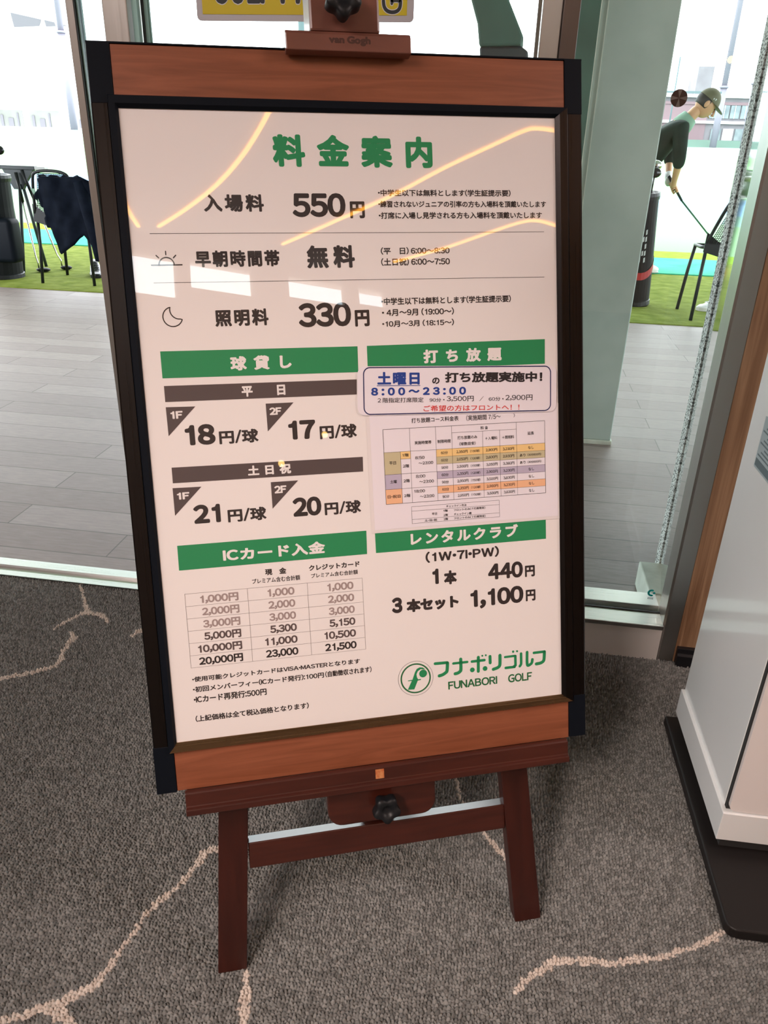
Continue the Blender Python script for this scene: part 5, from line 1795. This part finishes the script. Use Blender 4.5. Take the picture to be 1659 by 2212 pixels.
st = empty('bag_stand', (-4.20, 6.55, ZT))
tag(st, 'dark folding bag stand with a flat top rail, at the left frame edge', 'stand')
MB().bbox(-0.30, 0.20, -0.03, 0.03, 0.815, 0.845, 0.004).build('top_rail', 'brace_dark', st)
MB().bbox(0.20, 0.295, -0.028, 0.028, 0.818, 0.842, 0.004).build('rail_end', 'greyw', st)
m = MB()
m.prism([(-0.1, 0.815), (0.18, 0.815), (0.10, 0.72), (0.06, 0.66), (-0.02, 0.66)], 1, -0.02, 0.02)
fixn(m.build('gusset', 'brace_dark', st))
for xx in (-0.28, 0.04):
    for s in (-1, 1):
        MB().tube([(xx, 0.02 * s, 0.70), (xx, 0.18 * s, 0.0)], 0.014, 8).build('leg', 'brace_dark', st)


def putter(grip, foot, head_r, label, shaftmat='chrome'):
    e = empty('putter', (foot[0], foot[1], ZT))
    tag(e, label, 'golf club')
    g = Vector(grip) - Vector((foot[0], foot[1], ZT))
    hs = Vector((-0.01, 0.0, 0.03))
    b = hs + (g - hs).normalized() * 0.09
    MB().tube([hs, hs + Vector((-0.002, 0, 0.05)), b + Vector((-0.005, 0, 0.01)), hs + (g - hs) * 0.72], [0.006, 0.006, 0.006, 0.008], 8).build('shaft', shaftmat, e)
    MB().tube([hs + (g - hs) * 0.70, g], [0.012, 0.015], 10).build('grip', 'black', e)
    o = MB().ellipsoid((0.03, 0.0, 0.018), (head_r, head_r * .8, 0.018), n=20, m=10).build('head', 'bagblack', e)
    return e


putter((-4.16, 6.50, 0.80), (-4.05, 6.45), 0.062, 'black headed putter leaning on the bag stand, nearer of the two')
putter((-4.12, 6.53, 0.82), (-3.93, 6.62), 0.052, 'black headed putter leaning on the bag stand, behind the chair leg')


def shoe(name, loc, rz, mats, label, L=0.29, tall=0.11):
    e = empty(name, loc, (0, 0, rz))
    tag(e, label, 'shoe')
    up = MB()
    N, K = 15, 14
    vs, fs = [], []
    for i in range(N + 1):
        f = i / N
        x = -L / 2 + L * f
        wd = 0.045 * (0.75 + 0.35 * math.sin(f * 2.6)) * (1 if f < 0.9 else max(0.35, 1 - (f - 0.9) * 5))
        if i == 0:
            wd *= 0.6
        h = tall if f < 0.32 else tall * (1 - 0.62 * min(1, (f - 0.32) / 0.45)) * (1 if f < 0.93 else 0.75)
        for k in range(K):
            a = math.pi * k / (K - 1)
            vs.append((x, wd * math.cos(a), 0.02 + (h - 0.02) * max(0.0, math.sin(a)) ** 0.7))
    for i in range(N):
        for k in range(K - 1):
            fs.append((i * K + k, i * K + k + 1, (i + 1) * K + k + 1, (i + 1) * K + k))
    fs.append(tuple(range(K)))
    fs.append(tuple(N * K + k for k in range(K))[::-1])
    up.add(vs, fs, 0, True)
    fixn(up.build('upper', mats[0], e))
    so = MB()
    pol = []
    for i in range(N + 1):
        f = i / N
        wd = 0.048 * (0.75 + 0.35 * math.sin(f * 2.6)) * (1 if f < 0.9 else max(0.35, 1 - (f - 0.9) * 5))
        pol.append((-L / 2 + L * f, wd))
    pol = pol + [(a, -b) for a, b in pol[::-1]]
    so.prism(pol, 2, 0, 0.024)
    fixn(so.build('sole', mats[1], e))
    m = MB()
    for k in range(4):
        x = -L * 0.08 + k * 0.03
        m.tube([(x, -0.025, tall * (0.86 - k * 0.13)), (x + 0.004, 0.0, tall * (0.93 - k * 0.13)), (x, 0.025, tall * (0.86 - k * 0.13))], 0.0035, 6)
    m.build('laces', mats[2], e)
    return e


shoe('black_shoe', (-3.50, 6.40, ZT), math.radians(-60), ('leather', 'black', 'black'), 'black leather shoe on the turf by the chair, nearer of the pair', tall=0.12)
shoe('black_shoe', (-3.36, 6.47, ZT), math.radians(-55), ('leather', 'black', 'black'), 'black leather shoe on the turf by the door leaf, farther of the pair', tall=0.12)
shoe('white_shoe', (1.60, 6.36, ZT), math.radians(205), ('shoe_white', 'shoe_sole', 'greyw'), 'white trainer on the turf beside the sprayed pillar edge', tall=0.12)

# ------------------------------------------------------------------ the golfer
GY = 8.33


def skin(name, joints, edges, root, mat, parent, sub_=2):
    me = bpy.data.meshes.new(name)
    keys = list(joints)
    me.from_pydata([joints[k][0] for k in keys], [(keys.index(a), keys.index(b)) for a, b in edges], [])
    o = bpy.data.objects.new(name, me)
    COL.objects.link(o)
    md = o.modifiers.new('s', 'SKIN')
    md.use_smooth_shade = True
    for i, k in enumerate(keys):
        r = joints[k][1]
        sv = me.skin_vertices[0].data[i]
        sv.radius = r if isinstance(r, tuple) else (r, r)
        sv.use_root = (k == root)
    sd = o.modifiers.new('u', 'SUBSURF')
    sd.levels = sd.render_levels = sub_
    bpy.context.view_layer.update()
    dg = bpy.context.evaluated_depsgraph_get()
    m2 = bpy.data.meshes.new_from_object(o.evaluated_get(dg))
    bpy.data.objects.remove(o)
    m2.materials.clear()
    m2.materials.append(M[mat])
    for pgn in m2.polygons:
        pgn.use_smooth = True
    m2.name = name
    o = bpy.data.objects.new(name, m2)
    COL.objects.link(o)
    o.parent = parent
    return o


def golfer():
    e = empty('person', (1.20, GY, 0.016))
    tag(e, 'person in dark green top and cap bending over a golf club', 'person')
    O_ = Vector((1.20, GY, 0.016))
    q = lambda x, y, z: tuple(Vector((x, GY + y, z)) - O_)
    Rt, Lf = -1, 1
    J = {
        'pelvis': (q(1.10, 0, .90), .105), 'belly': (q(1.20, 0, 1.04), .105), 'chest': (q(1.36, 0, 1.20), .12), 'neckb': (q(1.50, 0, 1.335), .062), 'neck': (q(1.56, 0, 1.405), .052), 'headc': (q(1.615, 0, 1.465), .06),
        'shR': (q(1.44, -.17, 1.29), .055), 'elR': (q(1.475, -.20, 1.00), .040), 'wrR': (q(1.485, -.07, .835), .028), 'paR': (q(1.492, -.03, .785), .030),
        'shL': (q(1.45, .17, 1.29), .055), 'elL': (q(1.45, .19, 1.02), .040), 'wrL': (q(1.455, .07, .865), .028), 'paL': (q(1.47, .03, .815), .030),
        'hipR': (q(1.10, -.10, .86), .085), 'knR': (q(1.27, -.15, .48), .055), 'anR': (q(1.20, -.17, .09), .042), 'toR': (q(1.36, -.19, .045), .035),
        'hipL': (q(1.10, .10, .86), .085), 'knL': (q(1.27, .15, .48), .055), 'anL': (q(1.20, .17, .09), .042), 'toL': (q(1.36, .19, .045), .035)}
    E = [('pelvis', 'belly'), ('belly', 'chest'), ('chest', 'neckb'), ('neckb', 'neck'), ('neck', 'headc')]
    for s in 'RL':
        E += [('chest', 'sh' + s), ('sh' + s, 'el' + s), ('el' + s, 'wr' + s), ('wr' + s, 'pa' + s), ('pelvis', 'hip' + s), ('hip' + s, 'kn' + s), ('kn' + s, 'an' + s), ('an' + s, 'to' + s)]
    body = skin('body', J, E, 'pelvis', 'skin', e)
    # head with face, and fingers closed round the grip, joined into the same body mesh
    mb = MB()
    hc = Vector(q(1.665, 0, 1.495))
    fwd = Vector((0.80, 0, -0.60)).normalized()   # where the face looks
    crown = Vector((0.60, 0, 0.80)).normalized()
    side = crown.cross(fwd)
    HR = Matrix((fwd, side, crown)).transposed()

    def hd(p):
        # p: x face, y side, z crown
        if p.z < 0:
            p.x += 0.012 * (-p.z / 0.12)
            p.y *= 1 - 0.28 * (-p.z / 0.12)
        if p.x > 0.05 and -0.03 < p.z < 0.03:
            p.x -= 0.004
        return p
    mb.ellipsoid(hc, (0.098, 0.077, 0.120), HR, 28, 20, deform=hd)
    at = lambda x, y, z: hc + HR @ Vector((x, y, z))
    mb.tube([at(0.092, 0, 0.012), at(0.108, 0, -0.018), at(0.118, 0, -0.036), at(0.100, 0, -0.044)], [0.008, 0.011, 0.014, 0.010], 8)
    for s in (-1, 1):
        mb.ellipsoid(at(-0.005, s * 0.079, -0.012), (0.020, 0.008, 0.032), HR, 12, 8)
    mb.ellipsoid(at(0.096, 0, -0.068), (0.010, 0.024, 0.0055), HR, 12, 6)
    # club axis for the hands
    c0, c1 = Vector(q(1.452, 0, .872)), Vector(q(1.53, 0, .735))
    ax = (c1 - c0).normalized()
    s1 = ax.orthogonal().normalized()
    s2 = ax.cross(s1)
    for t0_, s in ((0.36, 1), (0.62, -1)):
        for k in range(4):
            cen = c0 + (c1 - c0) * (t0_ + 0.115 * k)
            L = (1.0, 1.12, 1.05, 0.85)[k]
            pts = []
            for j in range(6):
                a = math.radians(-60 + s * j * 46 * L)
                rr = 0.024
                pts.append(cen + (s1 * math.cos(a) + s2 * math.sin(a)) * rr)
            mb.tube(pts, [0.0095, 0.0095, 0.009, 0.0085, 0.008, 0.006], 7)
        cen = c0 + (c1 - c0) * (t0_ + 0.05)
        mb.tube([cen + s2 * 0.02, cen + s2 * 0.026 + ax * 0.03, cen + s2 * 0.02 + ax * 0.06], [0.012, 0.011, 0.008], 8)
    hm = mb.build('tmp_head', 'skin')
    bm = bmesh.new()
    bm.from_mesh(body.data)
    bm.from_mesh(hm.data)
    bm.to_mesh(body.data)
    bm.free()
    bpy.data.objects.remove(hm)
    for s in (-1, 1):
        MB().ellipsoid(at(0.088, s * 0.031, 0.004), (0.006, 0.013, 0.006), HR, 10, 6).build('eye', 'hair', body)
    m = MB()
    m.ellipsoid(at(-0.012, 0, 0.012), (0.098, 0.081, 0.100), HR, 24, 14, deform=lambda p: Vector((min(p.x, 0.035), p.y, max(p.z, -0.062))))
    m.build('hair', 'hair', e)
    m = MB()

    def capd(p):
        return Vector((p.x, p.y, max(p.z, 0.018)))
    m.ellipsoid(at(-0.002, 0, 0.012), (0.108, 0.088, 0.122), HR, 28, 18, deform=capd)
    cp = m.build('cap', 'cap', e)
    m = MB()
    bv = []
    for k in range(13):
        a = math.radians(-80 + k * 160 / 12)
        bv.append((0.085 * math.cos(a) + 0.0, 0.085 * math.sin(a)))
    outer_ = [(0.165 * math.cos(math.radians(-62 + k * 124 / 12)) + 0.01, 0.080 * math.sin(math.radians(-62 + k * 124 / 12)) / math.sin(math.radians(62))) for k in range(13)]
    poly_ = bv + outer_[::-1]
    n = len(poly_)
    m.add([at(x, y, 0.030 - 0.10 * max(0, x - 0.09)) for x, y in poly_] + [at(x, y, 0.025 - 0.10 * max(0, x - 0.09)) for x, y in poly_],
          [(k, k + 1, 24 - k, 25 - k) for k in range(12)] + [(n + k, n + 25 - k, n + 24 - k, n + k + 1) for k in range(12)] + [(k, n + k, n + (k + 1) % n, (k + 1) % n) for k in range(n)])
    fixn(m.build('brim', 'cap', cp))
    m = MB()
    for k in range(3):
        m.ellipsoid(at(0.03 - k * 0.018, -0.082 + 0.002 * k, 0.055 - k * 0.006), (0.006, 0.004, 0.011), HR, 8, 6)
    m.build('cap_mark', 'greyw', cp)
    # clothing
    J2 = {'hem': (q(1.11, 0, .90), (.135, .165)), 'belly': (q(1.21, 0, 1.055), (.13, .16)), 'chest': (q(1.37, 0, 1.205), (.135, .16)), 'neckb': (q(1.475, 0, 1.315), .085),
          'shR': (q(1.445, -.18, 1.275), .082), 'elR': (q(1.475, -.205, 1.02), .060), 'cuR': (q(1.48, -.16, .945), .052),
          'shL': (q(1.45, .18, 1.275), .082), 'elL': (q(1.45, .195, 1.04), .060), 'cuL': (q(1.453, .15, .965), .052)}
    E2 = [('hem', 'belly'), ('belly', 'chest'), ('chest', 'neckb'), ('chest', 'shR'), ('shR', 'elR'), ('elR', 'cuR'), ('chest', 'shL'), ('shL', 'elL'), ('elL', 'cuL')]
    skin('shirt', J2, E2, 'chest', 'shirt', e)
    m = MB()
    na = (Vector(q(1.56, 0, 1.405)) - Vector(q(1.49, 0, 1.32))).normalized()
    Rn = na.to_track_quat('Z', 'Y').to_matrix()
    m.lathe([(0.098, -0.03), (0.090, 0.02), (0.076, 0.075), (0.066, 0.075), (0.060, 0.0)], Vector(q(1.492, 0, 1.325)), 24, R=Rn)
    o = m.build('collar', 'collar', e)
    for pgn in o.data.polygons:
        pgn.use_smooth = True
    J3 = {'pel': (q(1.09, 0, .93), (.125, .155)), 'hipR': (q(1.10, -.10, .84), .105), 'knR': (q(1.27, -.15, .48), .08), 'anR': (q(1.20, -.17, .11), .07),
          'hipL': (q(1.10, .10, .84), .105), 'knL': (q(1.27, .15, .48), .08), 'anL': (q(1.20, .17, .11), .07)}
    E3 = [('pel', 'hipR'), ('hipR', 'knR'), ('knR', 'anR'), ('pel', 'hipL'), ('hipL', 'knL'), ('knL', 'anL')]
    skin('trousers', J3, E3, 'pel', 'trouser', e)
    m = MB()
    m.ellipsoid(Vector(q(1.455, .035, .835)), (0.036, 0.032, 0.050), n=14, m=10)
    m.tube([Vector(q(1.448, .09, .90)), Vector(q(1.452, .06, .862)), Vector(q(1.458, .035, .83))], [0.036, 0.034, 0.03], 12)
    m.build('glove', 'glove', e)
    for s, nm in ((-1, 'shoe'), (1, 'shoe')):
        m = MB()
        m.ellipsoid(Vector(q(1.31, s * .185, .045)), (0.155, 0.052, 0.050), n=20, m=12, deform=lambda p: Vector((p.x, p.y, max(p.z, -0.030))))
        m.ellipsoid(Vector(q(1.21, s * .175, .075)), (0.062, 0.05, 0.06), n=16, m=10)
        sh = m.build(nm, 'shoe_white', e)
        MB().ellipsoid(Vector(q(1.31, s * .185, .020)), (0.160, 0.056, 0.022), n=20, m=8, deform=lambda p: Vector((p.x, p.y, max(p.z, -0.004)))).build('sole', 'shoe_sole', sh)
    # the club in the hands
    cb = empty('golf_club', (2.24, GY, 0.016))
    tag(cb, 'golf club with a green shaft held by the bending person', 'golf club')
    B = Vector((2.24, GY, 0.016))
    g0, g1, hd_ = Vector((1.440, GY, .880)) - B, Vector((1.60, GY, .665)) - B, Vector((0, 0, 0.03))
    MB().tube([g0, g1], [0.015, 0.011], 10).build('grip', 'black', cb)
    MB().tube([g1, hd_], [0.0085, 0.006], 8).build('shaft', 'shaft', cb)
    m = MB()
    m.prism([(-0.01, 0.0), (0.06, 0.004), (0.065, 0.03), (0.05, 0.055), (0.0, 0.03)], 1, -0.012, 0.012)
    bevel(fixn(m.build('club_head', 'chrome', cb)), 0.003)


golfer()
